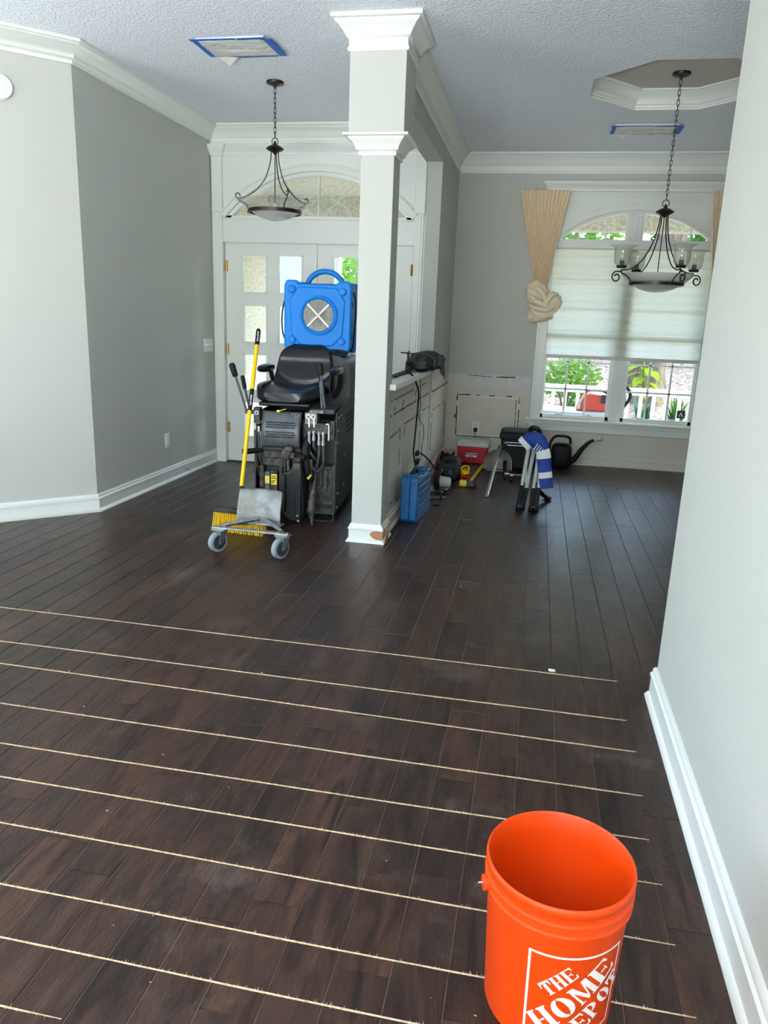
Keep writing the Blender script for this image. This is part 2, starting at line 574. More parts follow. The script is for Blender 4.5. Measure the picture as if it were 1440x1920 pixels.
# ------------------------------------------------------------------ the setting
XL, YF, YD, XD0, XD1, XR, YE, ZC = -3.05, 6.95, 8.17, -1.04, -0.915, 0.575, 2.91, 3.06
XDR, YB, XBL = 2.62, -4.6, -5.0

# floor: sub-floor slab with every plank proud of it
floor = MB().prism([(-5.15, -4.75), (2.75, -4.75), (2.75, 8.20), (-1.05, 8.20), (-1.05, 7.10), (-5.15, 7.10)], 'Z', -0.16, -0.0022).build('floor', 'sub', kind='structure', label='dark hand-scraped plank floor crossed by pale saw cuts')
PW = 0.129
PLENS = [0.32, 0.45, 0.60, 0.78, 0.95, 1.20]
def plank_mesh(L):
    w, h, b = (PW - 0.0020) / 2, 0.004, 0.0015
    l = L / 2 - 0.0007
    vs = []
    for (z, i) in ((-h, 0), (-b, 0), (0, b)):
        j = i * 0.35
        vs += [(-w + i, -l + j, z), (w - i, -l + j, z), (w - i, l - j, z), (-w + i, l - j, z)]
    fs = [(8, 9, 10, 11)]
    for a in (0, 4):
        for k in range(4):
            j = (k + 1) % 4
            fs.append((a + k, a + j, a + 4 + j, a + 4 + k))
    return vs, fs
plank_me = []
for L in PLENS:
    v, f = plank_mesh(L)
    me = bpy.data.meshes.new('plank')
    me.from_pydata(v, [], f)
    me.materials.append(MT['wood'])
    plank_me.append(me)
rng = random.Random(5)
planks = []
ix0, ix1 = int(math.floor((-5.0 - 0.178) / PW)), int(math.ceil((2.62 - 0.178) / PW))
for ix in range(ix0, ix1):
    x = 0.178 + (ix + 0.5) * PW
    if x - PW / 2 > XDR:
        continue
    y = -4.6 - rng.random() * 0.9
    y_start = 2.95 if x > 0.66 else -4.6
    y_end = 8.18 if x > -1.05 else 7.09
    while y < y_end:
        k = rng.choice((0, 1, 1, 2, 2, 3, 3, 4, 5))
        if y + PLENS[k] > y_end - 0.15:
            k = 0
        L = PLENS[k]
        sc = 1.0
        if y + L > y_end:
            sc = (y_end - y) / L
            L *= sc
        yc = y + L / 2
        y += L
        if yc < y_start - 0.3 or L < 0.02:
            continue
        if x < -3.1 and yc - L / 2 > x + 7.95:
            continue
        scr = [to_screen(x + sx * PW / 2, yc + sy * L / 2, 0) for sx in (-1, 1) for sy in (-1, 1)]
        area = 0.0
        if all(scr):
            u = [min(max(p[0], 0), 1440) for p in scr]; w = [min(max(p[1], 0), 1920) for p in scr]
            if max(u) - min(u) > 2 and max(w) - min(w) > 2:
                a, b_, c_, d2 = [(u[i], w[i]) for i in (0, 2, 3, 1)]
                q = [a, b_, c_, d2]
                area = abs(sum(q[i][0] * q[(i + 1) % 4][1] - q[(i + 1) % 4][0] * q[i][1] for i in range(4))) / 2
                if x > 0.575 and yc < 2.95:
                    area = 0
                # behind the near right wall
                if x > 0.575 and x / max(yc, 0.1) > 0.575 / 2.91:
                    area *= 0.0
        planks.append((area, x, yc, k, sc))
planks.sort(reverse=True)
for i, (a, x, yc, k, sc) in enumerate(planks[:300]):
    o = bpy.data.objects.new('plank', plank_me[k])
    COL.objects.link(o)
    o.parent = floor
    o.location = (x, yc, rng.uniform(-0.0005, 0.0))
    o.scale = (1, sc, 1)
rest = MB()
for (a, x, yc, k, sc) in planks[300:]:
    v, f = plank_mesh(PLENS[k])
    dz = rng.uniform(-0.0005, 0)
    rest.add([(p[0] + x, p[1] * sc + yc, p[2] + dz) for p in v], f)
me = bpy.data.meshes.new('plank_field')
me.from_pydata(rest.v, [], rest.f)
me.materials.append(MT['wood'])
pf = bpy.data.objects.new('plank_field', me)
COL.objects.link(pf); pf.parent = floor; pf['kind'] = 'stuff'

# saw cuts across the planks: a rough kerf with raised splinters
cuts = [(3.03, -2.95, 0.45, 0.0), (2.70, -2.9, 0.45, -0.01), (2.485, -2.8, 0.46, 0.02), (2.225, -2.8, 0.45, -0.01), (2.005, -2.7, 0.44, -0.03),
        (1.825, -2.6, 0.45, -0.01), (1.62, -2.5, 0.45, 0.01), (1.42, -2.4, 0.46, -0.005), (1.27, -2.2, 0.46, -0.005), (1.11, -2.2, -0.86, 0.0)]
for (yc, xa, xb, dy) in cuts:
    m = MB()
    n = int((xb - xa) / 0.02)
    pts = []
    for i in range(n + 1):
        x = xa + (xb - xa) * i / n
        y = yc + dy * (0.45 - x) / 3.0 + 0.004 * noise.noise(Vector((x * 1.3, yc * 9, 0)))
        w = 0.0020 + 0.0010 * noise.noise(Vector((x * 9, yc * 7, 3)))
        if i > n - 6:
            w *= (n - i) / 6 + 0.1
        pts.append((x, y, w))
    vs = []
    for (x, y, w) in pts:
        vs += [(x, y - w * 1.25, 0.0), (x, y, 0.0028), (x, y + w * 1.25, 0.0)]
    fs = []
    for i in range(n):
        for k in range(2):
            fs.append((i * 3 + k, (i + 1) * 3 + k, (i + 1) * 3 + k + 1, i * 3 + k + 1))
    m.add(vs, fs)
    for i in range(int((xb - xa) * 130)):
        x = rng.uniform(xa, xb)
        j = min(int((x - xa) / (xb - xa) * n), n)
        y = pts[j][1]
        l = rng.uniform(0.003, 0.010); w = 0.0009
        dx = rng.uniform(-0.004, 0.004); sg = rng.choice((-1, 1))
        h = rng.uniform(0.001, 0.005)
        m.add([(x - w, y, 0.001), (x + w, y, 0.001), (x + dx, y + sg * l, h)], [(0, 1, 2)])
    m.build('saw_cut', 'cut', floor, smooth=False, label='pale splintered saw cut across the planks')

# scattered wood chips
for i in range(60):
    x, y = rng.uniform(-2.6, 0.45), rng.uniform(1.0, 4.2)
    s_ = rng.uniform(0.002, 0.005)
    MB().add([(x - s_, y, 0.0), (x + s_, y - s_ * .4, 0.0), (x + s_ * .3, y + s_, 0.0), (x, y, s_ * 0.8)], [(0, 1, 3), (1, 2, 3), (2, 0, 3), (0, 2, 1)]).build('wood_chip', 'cut', floor, smooth=False) if i < 40 else None
MB().box((0.178, 3.052, 0.005), (0.028, 0.014, 0.010), (0, 0.2, 0.4)).build('paint_chip', 'white', None, bevel=0.002, loc=(0.178, 3.052, 0), label='small white chip lying beside the farthest saw cut', cat='debris')

# walls
WT = 0.12
MB().prism([(XL, 4.82), (XL, 7.10), (XL - WT, 7.10), (XL - WT, 4.87)], 'Z', 0, ZC).build('wall_left', 'wall', kind='structure')
MB().prism([(XL, 4.82), (XL - WT, 4.87), (-5.12, 2.92), (-5.0, 2.87)], 'Z', 0, ZC).build('wall_angled', 'wall', kind='structure')
MB().plate(rect(YB, 2.92, 0, ZC), [rect(0.1, 2.5, 0.35, 2.35)], 'X', -5.12, -5.0).build('wall_living', 'wall', kind='structure')
MB().plate(rect(-5.12, 0.70, 0, ZC), [rect(-2.35, 0.45, 0.1, 2.45)], 'Y', YB - WT, YB).build('wall_back', 'wall', kind='structure')
MB().mm((XR, YB, 0), (XR + 0.125, YE, ZC)).build('wall_right', 'wall', kind='structure', bevel=0.006)
MB().mm((XR + 0.125, YE - 0.12, 0), (XDR + WT, YE, ZC)).build('wall_near', 'wall', kind='structure')
MB().mm((XDR, YE, 0), (XDR + WT, YD + WT, ZC)).build('wall_dining', 'wall', kind='structure')

# dining window wall with its arched opening
WCX, WA = 0.85, 0.775
arch_open = [(WCX - WA, 0.47), (WCX + WA, 0.47)] + segarch(WCX, WA, 2.275, 0.285, 24)
wall_far = MB().plate(rect(XD0, XDR, 0, ZC), [arch_open], 'Y', YD, YD + 0.14).build('wall_far', 'wall', kind='structure', smooth=False)
# foyer front wall (white) with door opening and fanlight opening
DCX = -2.045
fan_open = segarch(DCX, 0.875, 2.285, 0.395, 28)
wall_front = MB().plate(rect(XL, XD0, 0, ZC), [rect(-2.945, -1.145, 0.0005, 2.082), fan_open], 'Y', YF, YF + 0.15).build('wall_front', 'trim', kind='structure', smooth=False)
MB().mm((XD0, 6.87, 0), (XD1, YD, ZC)).build('wall_divider', 'wall', kind='structure')
wall_half = MB().mm((-1.06, 4.86, 0), (-0.93, 6.87, 1.0)).build('wall_half', 'cream', kind='structure')
MB().mm((-1.06, 4.92, 2.745), (XD1, 6.875, ZC)).build('wall_beam', 'wall', kind='structure')

# ceiling with the octagonal tray
octa = [(0.215, 5.815), (0.580, 5.445), (1.055, 5.445), (1.425, 5.815), (1.425, 6.245), (1.055, 6.625), (0.580, 6.625), (0.215, 6.245)]
MB().plate([(-5.15, -4.75), (2.75, -4.75), (2.75, 8.32), (-5.15, 8.32)], [octa], 'Z', ZC, ZC + 0.13).build('ceiling', 'ceil', kind='structure', smooth=False)
MB().mm((0.0, 5.2, ZC + 0.13), (1.7, 6.9, ZC + 0.2)).build('ceiling_tray', 'tray', kind='structure')
TRAYP = [(0.0, -0.13), (0.010, -0.13), (0.014, -0.118), (0.008, -0.110), (0.012, -0.098), (0.022, -0.092), (0.030, -0.070), (0.050, -0.040), (0.075, -0.024), (0.080, -0.016), (0.092, -0.014), (0.092, 0.0), (0.0, 0.0)]
MB().sweep(octa[::-1], TRAYP, ZC + 0.13, closed=True).build('trim_1', 'trim', kind='structure')

# crown mouldings
CROWN = [(0, -0.15), (0.010, -0.15), (0.016, -0.138), (0.010, -0.128), (0.012, -0.108), (0.024, -0.102), (0.030, -0.092), (0.042, -0.070), (0.062, -0.046), (0.084, -0.032), (0.088, -0.022), (0.102, -0.018), (0.102, -0.001), (0, -0.001)]
CROWN_D = [(0, -0.182), (0.012, -0.182), (0.017, -0.168), (0.009, -0.158), (0.009, -0.112), (0.024, -0.104), (0.030, -0.092), (0.042, -0.070), (0.062, -0.046), (0.084, -0.032), (0.088, -0.022), (0.102, -0.018), (0.102, -0.001), (0, -0.001)]
MB().sweep([(-5.0, -4.6), (-5.0, 2.87), (XL, 4.82), (XL, YF)], [(d, max(z, -0.132) if i < 4 else z) for i, (d, z) in enumerate(CROWN)], ZC).build('trim_2', 'trim', kind='structure')
MB().sweep([(XL, YF), (-1.06, YF)], CROWN, ZC).build('trim_3', 'trim', kind='structure')
MB().sweep([(-1.06, YF), (-1.06, 4.94)], CROWN, ZC).build('trim_4', 'trim', kind='structure')
MB().sweep([(XD1, 4.94), (XD1, YD), (XDR, YD), (XDR, YE), (XR, YE)], CROWN_D, ZC).build('trim_5', 'trim', kind='structure')

# baseboards
BASE = [(0, 0), (0.030, 0), (0.030, 0.006), (0.020, 0.022), (0.016, 0.024), (0.016, 0.088), (0.020, 0.090), (0.020, 0.098), (0.013, 0.106), (0.013, 0.116), (0.007, 0.126), (0.0, 0.128)]
MB().sweep([(-5.0, -4.6), (-5.0, 2.87), (XL, 4.82), (XL, YF)], BASE).build('baseboard_left', 'trim', kind='structure')
MB().sweep([(XDR, YE), (XR, YE), (XR, YB)], [(d, z * 1.08) for d, z in BASE]).build('baseboard_right', 'trim', kind='structure')
MB().sweep([(XD1 - 0.015, 4.87), (XD1 - 0.015, 6.87)], [(d, z * 0.9) for d, z in BASE]).build('baseboard_half', 'cream', kind='structure')
MB().sweep([(XD1, 6.87), (XD1, YD), (XDR, YD), (XDR, YE)], [(d, z * 0.82) for d, z in BASE]).build('baseboard_far', 'cream', kind='structure')
MB().sweep([(-1.06, 6.87), (-1.06, 4.87)], BASE).build('baseboard_foyer', 'trim', kind='structure')

# half-wall ledge
MB().sweep([(-1.06, 6.87), (-1.06, 4.86), (-0.93, 4.86), (-0.93, 6.87)][::-1], [(-0.06, 0.0), (0.012, 0.0), (0.018, 0.012), (0.028, 0.014), (0.034, 0.024), (0.028, 0.036), (-0.06, 0.036)], 0.995).build('trim_6', 'trim', kind='structure')
MB().mm((-1.06, 4.87, 1.0), (-0.93, 6.868, 1.031)).build('ledge', 'trim', wall_half, bevel=0.004)
# scars and paint on the half wall (dining face) where the rail and panel mouldings were pulled off
def scar(parent, a, b, w, axis, mname='tear', seed=0, th=0.003, gap=0.35):
    """torn strip from a to b on a wall face; axis is the wall's normal axis"""
    rg = random.Random(seed)
    a, b = Vector(a), Vector(b)
    d = (b - a); L = d.length; d.normalize()
    nrm = Vector((1, 0, 0)) if axis == 'X' else Vector((0, -1, 0))
    u = d.cross(nrm).normalized()
    n = max(4, int(L / 0.02))
    w = w * 1.4
    top, bot = [], []
    m = MB()
    run = []
    for i in range(n + 1):
        p = a + d * (L * i / n)
        q = noise.noise(Vector((i * 0.33, seed * 3.7, 0)))
        if q < -gap:
            if len(run) > 2:
                strips(m, run, u, nrm, th)
            run = []
        else:
            run.append((p, w * (0.35 + 0.65 * abs(noise.noise(Vector((i * 0.7, seed, 5))))), w * (0.35 + 0.65 * rg.random())))
    if len(run) > 2:
        strips(m, run, u, nrm, th)
    if m.v:
        m.build('torn_strip', mname, parent, smooth=False, label='torn paper strip where a moulding was pulled off')
def strips(m, run, u, nrm, th):
    vs, fs = [], []
    for (p, w1, w2) in run:
        vs += [p + u * w1 / 2, p - u * w2 / 2, p + u * w1 / 2 + nrm * th, p - u * w2 / 2 + nrm * th]
    for i in range(len(run) - 1):
        k = i * 4
        fs += [(k + 2, k + 6, k + 7, k + 3), (k, k + 4, k + 6, k + 2), (k + 1, k + 3, k + 7, k + 5)]
    e = (len(run) - 1) * 4
    fs += [(0, 2, 3, 1), (e, e + 1, e + 3, e + 2)]
    m.add(vs, fs)
XH = -0.93
MB().mm((XH - 0.001, 4.9, 0.80), (XH + 0.003, 6.86, 0.905)).build('primer_patch', 'scar', wall_half, smooth=False)
MB().mm((XD1 - 0.001, 6.875, 0.80), (XD1 + 0.003, 8.16, 0.905)).build('primer_patch', 'scar', bpy.data.objects['wall_divider'], smooth=False)
MB().mm((XD1 - 0.001, 6.875, 0.1), (XD1 + 0.002, 8.16, 0.80)).build('painted_wainscot', 'cream', bpy.data.objects['wall_divider'], smooth=False)
for i, (y0, z0, y1, z1, w) in enumerate([(4.95, .805, 6.85, .80, .014), (4.95, .905, 6.6, .905, .007), (4.95, .655, 5.35, .665, .010), (5.36, .40, 5.36, .68, .006), (5.55, .68, 6.2, .675, .010),
                                           (5.55, .66, 5.55, .25, .005), (6.35, .66, 6.35, .25, .006), (6.45, .68, 6.85, .675, .008), (4.97, .17, 5.3, .175, .006), (5.40, .80, 5.46, .87, .030), (6.0, .85, 6.06, .9, .03), (5.05, .86, 5.12, .83, .02)]):
    scar(wall_half, (XH + 0.001, y0, z0), (XH + 0.001, y1, z1), w, 'X', seed=i, gap=0.25)
for i, (y0, z0, y1, z1, w) in enumerate([(6.9, .80, 8.1, .80, .016), (7.0, .62, 7.9, .62, .008), (6.95, .60, 6.95, .25, .008), (7.95, .60, 7.95, .25, .008)]):
    scar(bpy.data.objects['wall_divider'], (XD1 + 0.003, y0, z0), (XD1 + 0.003, y1, z1), w, 'X', seed=20 + i)

# dining far wall: wainscot paint, primer strip, torn panel frame
MB().mm((XD1, YD - 0.002, 0.10), (-0.03, YD + 0.001, 0.765)).build('painted_wainscot', 'cream', wall_far, smooth=False)
MB().mm((-0.03, YD - 0.002, 0.10), (XDR, YD + 0.001, 0.335)).build('painted_wainscot', 'cream', wall_far, smooth=False)
MB().mm((XD1, YD - 0.003, 0.765), (-0.03, YD + 0.001, 0.895)).build('primer_patch', 'scar', wall_far, smooth=False)
for i, (x0, z0, x1, z1, w) in enumerate([(-.70, .885, -.40, .875, .008), (-.40, .875, -.14, .882, .016), (-.80, .672, -.14, .680, .016), (-.80, .225, -.13, .235, .009), (-.795, .24, -.80, .67, .018), (-.135, .24, -.140, .67, .014), (-.165, .26, -.17, .65, .008), (-.815, .35, -.815, .46, .02)]):
    scar(wall_far, (x0, YD - 0.003, z0), (x1, YD - 0.003, z1), w, 'Y', seed=40 + i, gap=0.3)
for (x0, x1, z0, z1) in [(-.79, -.15, .245, .66)]:
    fr = MB()
    for a, b in (((x0, z0), (x1, z0)), ((x1, z0), (x1, z1)), ((x1, z1), (x0, z1)), ((x0, z1), (x0, z0))):
        fr.mm((min(a[0], b[0]) - .004, YD - 0.006, min(a[1], b[1]) - .004), (max(a[0], b[0]) + .004, YD - 0.001, max(a[1], b[1]) + .004))
    fr.build('panel_outline', 'trim', wall_far, smooth=False)

# ------------------------------------------------------------------ foyer: double doors, surround, fanlight
def door_leaf(name, x0, x1, cols, label, hinge_x):
    d = thing(name, label, 'door', ((x0 + x1) / 2, YF + 0.04, 0.012), kind='structure')
    rows = [(1.63, 1.965), (1.172, 1.512), (0.715, 1.057), (0.262, 0.602)]
    holes = [rect(c0, c1, z0, z1) for (c0, c1) in cols for (z0, z1) in rows]
    MB().plate(rect(x0, x1, 0.012, 2.074), holes, 'Y', YF + 0.03, YF + 0.075).build('door_slab', 'trim', d, smooth=False)
    for (c0, c1) in cols:
        for (z0, z1) in rows:
            g = MB().mm((c0 + 0.001, YF + 0.048, z0 + 0.001), (c1 - 0.001, YF + 0.056, z1 - 0.001)).build('glass_pane', 'pane', d, smooth=False)
            b = MB()
            t = 0.011
            b.mm((c0 - t, YF + 0.022, z0 - t), (c1 + t, YF + 0.034, z0 + 0.004)).mm((c0 - t, YF + 0.022, z1 - 0.004), (c1 + t, YF + 0.034, z1 + t))
            b.mm((c0 - t, YF + 0.022, z0), (c0 + 0.004, YF + 0.034, z1)).mm((c1 - 0.004, YF + 0.022, z0), (c1 + t, YF + 0.034, z1))
            b.build('glazing_bead', 'trim', g, smooth=False)
    for hz in (1.865, 1.10, 0.345):
        MB().cyl((hinge_x, YF + 0.022, hz - 0.05), (hinge_x, YF + 0.022, hz + 0.05), 0.009, 8).mm((hinge_x - 0.012, YF + 0.024, hz - 0.048), (hinge_x + 0.012, YF + 0.03, hz + 0.048)).build('hinge', 'brass', d)
    return d
door_leaf('door_1', -2.935, -2.048, [(-2.766, -2.535), (-2.418, -2.189)], 'left white entry door leaf with eight glass lites', -2.928)
door_leaf('door_2', -2.042, -1.155, [(-1.895, -1.666), (-1.550, -1.319)], 'right white entry door leaf behind the square column', -1.162)
MB().mm((-2.945, YF + 0.0, 0.0005), (-1.145, YF + 0.12, 0.011)).build('trim_7', 'bronze', kind='structure', smooth=False)

# door surround: side casings with blocks, capitals and a crown head
def casing(xa, xb):
    MB().mm((xa, YF - 0.022, 0), (xb, YF, 2.335)).mm((xa - 0.004, YF - 0.030, 0), (xb + 0.004, YF, 0.16)).build('casing_board', 'trim', surround, bevel=0.003)
    MB().mm((xa + 0.02, YF - 0.027, 0.17), (xb - 0.02, YF - 0.02, 2.32)).build('casing_fillet', 'trim', surround, bevel=0.003)
    MB().mm((xa - 0.008, YF - 0.034, 2.335), (xb + 0.008, YF, 2.80)).build('capital_block', 'trim', surround, bevel=0.003)
    MB().sweep([(xb + 0.008, YF), (xb + 0.008, YF - 0.034), (xa - 0.004, YF - 0.034), (xa - 0.004, YF)][::-1], [(0, 0), (-0.006, 0), (-0.006, 0.012), (0, 0.016), (0, 0.0)], 2.80) if False else None
    MB().sweep([(xa - 0.004, YF), (xa - 0.004, YF - 0.034), (xb + 0.008, YF - 0.034), (xb + 0.008, YF)], [(-0.002, 0), (0.006, 0), (0.008, 0.012), (0.014, 0.030), (0.030, 0.060), (0.044, 0.076), (0.046, 0.096), (-0.002, 0.096)], 2.80).build('capital_crown', 'trim', surround)
surround = thing('trim_8', None, None, (DCX, YF, 0), kind='structure')
casing(-3.03, -2.945)
casing(-1.145, -1.066)
MB().sweep([(-2.935, YF), (-1.155, YF)], [(0, 0), (0.010, 0), (0.014, 0.014), (0.012, 0.024), (0.026, 0.048), (0.042, 0.068), (0.046, 0.082), (0, 0.082)], 2.815).build('head_crown', 'trim', surround)
MB().mm((-2.945, YF - 0.012, 2.07), (-1.145, YF + 0.02, 2.084)).mm((-2.945, YF - 0.012, 2.272), (-1.145, YF + 0.02, 2.286)).build('transom_bead', 'trim', surround, bevel=0.003)

# fanlight
fan = thing('window_1', 'arched sunburst fanlight over the entry doors', 'window', (DCX, YF + 0.05, 2.29), kind='structure')
def arc_band(cx, a, zs, h, d0, d1, y0, y1, n=28):
    o1 = segarch(cx, a, zs, h, n)
    R = (a * a + h * h) / (2 * h)
    cz = zs + h - R
    def off(p, d):
        v = Vector((p[0] - cx, p[1] - cz)); L = v.length
        return (cx + v.x / L * (L + d), cz + v.y / L * (L + d))
    m = MB()
    inn = [off(p, d0) for p in o1]; outp = [off(p, d1) for p in o1]
    vs = []
    for p, q in zip(inn, outp):
        vs += [(p[0], y0, p[1]), (q[0], y0, q[1]), (q[0], y1, q[1]), (p[0], y1, p[1])]
    fs = []
    for i in range(len(inn) - 1):
        for k in range(4):
            l = (k + 1) % 4
            fs.append((i * 4 + k, i * 4 + l, i * 4 + 4 + l, i * 4 + 4 + k))
    e = (len(inn) - 1) * 4
    fs += [(0, 1, 2, 3), (e, e + 1, e + 2, e + 3)]
    return m.add(vs, fs)
arc_band(DCX, 0.875, 2.285, 0.395, 0.0, 0.05, YF - 0.022, YF + 0.002).build('arch_casing', 'trim', fan, bevel=0.003)
arc_band(DCX, 0.875, 2.285, 0.395, 0.046, 0.062, YF - 0.032, YF + 0.002).build('arch_bead', 'trim', fan, bevel=0.003)
arc_band(DCX, 0.875, 2.285, 0.395, -0.032, 0.0, YF + 0.012, YF + 0.09).build('arch_frame', 'trim', fan)
MB().mm((DCX - 0.87, YF + 0.012, 2.285), (DCX + 0.87, YF + 0.09, 2.306)).build('bottom_frame', 'trim', fan)
fg = segarch(DCX, 0.87, 2.287, 0.385, 28)
MB().prism(fg, 'Y', YF + 0.062, YF + 0.068).build('glass_pane', 'pane', fan, smooth=False)
MB().mm((DCX - 0.008, YF + 0.05, 2.30), (DCX + 0.008, YF + 0.08, 2.66)).build('muntin', 'trim', fan, smooth=False)
for sgn in (-1, 1):
    a_ = Vector((DCX + sgn * 0.03, YF + 0.065, 2.30)); b_ = Vector((DCX + sgn * 0.36, YF + 0.065, 2.612))
    MB().tube([a_, b_], 0.008, 4).build('muntin', 'trim', fan)
    a_ = Vector((DCX + sgn * 0.02, YF + 0.065, 2.30)); b_ = Vector((DCX + sgn * 0.62, YF + 0.065, 2.47))
    MB().tube([a_, b_], 0.007, 4).build('muntin', 'trim', fan) if False else None
MB().tube([(DCX + 0.30 * math.cos(PI * k / 16), YF + 0.065, 2.30 + 0.165 * math.sin(PI * k / 16)) for k in range(17)], 0.007, 4).build('muntin', 'trim', fan)

# ------------------------------------------------------------------ dining window
win = thing('window_2', 'arched twin sash window with sill in the dining wall', 'window', (WCX, YD + 0.05, 0.47), kind='structure')
YW = YD + 0.06
cas = MB()
cas.mm((WCX - WA - 0.075, YD - 0.02, 0.47), (WCX - WA + 0.012, YD + 0.001, 2.30)).mm((WCX + WA - 0.012, YD - 0.02, 0.47), (WCX + WA + 0.075, YD + 0.001, 2.30))
cas.build('casing', 'trim', win, bevel=0.004)
cas = MB()
cas.mm((WCX - WA - 0.095, YD - 0.028, 0.47), (WCX - WA - 0.068, YD + 0.001, 2.715)).mm((WCX + WA + 0.068, YD - 0.028, 0.47), (WCX + WA + 0.095, YD + 0.001, 2.715))
cas.build('casing_backband', 'trim', win, bevel=0.004)
arc_band(WCX, WA, 2.275, 0.285, -0.01, 0.052, YD - 0.022, YD + 0.001, 24).build('arch_casing', 'trim', win, bevel=0.003)
arc_band(WCX, WA, 2.275, 0.285, -0.035, 0.0, YD + 0.02, YD + 0.10, 24).build('arch_frame', 'trim', win)
surf = [(WCX - WA - 0.07, 2.30), (WCX - WA - 0.0, 2.30)] + segarch(WCX, WA + 0.0, 2.30, 0.30, 24)[::-1][1:-1] + [(WCX + WA, 2.30), (WCX + WA + 0.07, 2.30), (WCX + WA + 0.07, 2.715), (WCX - WA - 0.07, 2.715)]
MB().prism(surf, 'Y', YD - 0.008, YD + 0.001).build('surround_board', 'trim', win, smooth=False)
MB().sweep([(WCX - WA - 0.095, YD), (WCX - WA - 0.095, YD - 0.028), (WCX + WA + 0.095, YD - 0.028), (WCX + WA + 0.095, YD)], [(-0.002, 0), (0.008, 0), (0.012, 0.014), (0.010, 0.024), (0.026, 0.050), (0.044, 0.068), (0.048, 0.086), (-0.002, 0.086)], 2.715).build('cornice', 'trim', win)
MB().mm((WCX - WA - 0.14, YD - 0.065, 0.448), (WCX + WA + 0.14, YD + 0.06, 0.475)).build('sill', 'trim', win, bevel=0.008, seg=3)
MB().mm((WCX - WA - 0.12, YD - 0.035, 0.415), (WCX + WA + 0.12, YD + 0.0, 0.449)).mm((WCX - WA - 0.10, YD - 0.02, 0.345), (WCX + WA + 0.10, YD + 0.0, 0.416)).build('apron', 'trim', win, bevel=0.004)
MB().mm((WCX - 0.062, YD + 0.03, 0.475), (WCX + 0.062, YD + 0.11, 2.50)).build('center_mullion', 'trim', win, bevel=0.004)
MB().mm((WCX - 0.018, YD + 0.027, 0.475), (WCX + 0.018, YD + 0.05, 2.52)).build('mullion_face', 'trim', win, bevel=0.003)
MB().mm((WCX - WA, YD + 0.0, 2.19), (WCX + WA, YD + 0.11, 2.275)).build('transom_bar', 'trim', win, bevel=0.004)
for (xa, xb) in ((WCX - WA + 0.005, WCX - 0.06), (WCX + 0.06, WCX + WA - 0.005)):
    lower = MB()
    lower.mm((xa, YW, 0.475), (xa + 0.035, YW + 0.035, 1.36)).mm((xb - 0.035, YW, 0.475), (xb, YW + 0.035, 1.36)).mm((xa, YW, 0.475), (xb, YW + 0.035, 0.515)).mm((xa, YW, 1.32), (xb, YW + 0.035, 1.365))
    sash = lower.build('lower_sash', 'trim', win, bevel=0.003)
    up = MB()
    up.mm((xa, YW + 0.036, 1.33), (xa + 0.035, YW + 0.06, 2.19)).mm((xb - 0.035, YW + 0.036, 1.33), (xb, YW + 0.06, 2.19)).mm((xa, YW + 0.036, 1.325), (xb, YW + 0.06, 1.36))
    usash = up.build('upper_sash', 'trim', win, bevel=0.003)
    MB().mm((xa + 0.03, YW + 0.014, 0.51), (xb - 0.03, YW + 0.020, 1.33)).build('glass_pane', 'pane', sash, smooth=False)
    MB().mm((xa + 0.03, YW + 0.046, 1.35), (xb - 0.03, YW + 0.050, 2.19)).build('glass_pane', 'pane', usash, smooth=False)
    for k in (1, 2):
        x = xa + 0.035 + (xb - xa - 0.07) * k / 3
        MB().mm((x - 0.009, YW + 0.008, 0.51), (x + 0.009, YW + 0.028, 1.33)).build('muntin', 'trim', sash, smooth=False)
        MB().mm((x - 0.009, YW + 0.042, 1.35), (x + 0.009, YW + 0.056, 2.19)).build('muntin', 'trim', usash, smooth=False)
    for z in (0.785, 1.065):
        MB().mm((xa + 0.03, YW + 0.008, z - 0.008), (xb - 0.03, YW + 0.028, z + 0.008)).build('muntin', 'trim', sash, smooth=False)
    for z in (1.63, 1.91):
        MB().mm((xa + 0.03, YW + 0.042, z - 0.008), (xb - 0.03, YW + 0.056, z + 0.008)).build('muntin', 'trim', usash, smooth=False)
    for fx in (0.28, 0.72):
        MB().mm((xa + (xb - xa) * fx - 0.03, YW - 0.012, 0.515), (xa + (xb - xa) * fx + 0.03, YW + 0.004, 0.53)).build('sash_lift', 'white', sash, bevel=0.003)
ag = segarch(WCX, WA - 0.01, 2.277, 0.275, 24)
MB().prism(ag, 'Y', YW + 0.014, YW + 0.020).build('glass_pane', 'pane', win, smooth=False)
for x in (WCX - 0.53, WCX - 0.27, WCX + 0.27, WCX + 0.53):
    zt = 2.30 + 0.25 * (1 - ((x - WCX) / WA) ** 2)
    MB().mm((x - 0.008, YW + 0.006, 2.27), (x + 0.008, YW + 0.026, zt)).build('muntin', 'trim', win, smooth=False)
MB().mm((WCX - 0.085, YW - 0.01, 2.275), (WCX - 0.055, YW + 0.03, 2.52)).mm((WCX + 0.055, YW - 0.01, 2.275), (WCX + 0.085, YW + 0.03, 2.52)).build('arch_stile', 'trim', win, smooth=False)
MB().mm((1.475, YW + 0.006, 0.545), (1.555, YW + 0.013, 0.625)).build('sticker', 'hub', win, smooth=False, label='dark square window sticker with white chevron')
MB().add([(1.492, YW + 0.004, .562), (1.506, YW + 0.004, .562), (1.515, YW + 0.004, .592), (1.515, YW + 0.004, .614), (1.524, YW + 0.004, .562), (1.538, YW + 0.004, .562)], [(0, 1, 2, 3), (3, 2, 4, 5)]).build('sticker_mark', 'white', win, smooth=False)

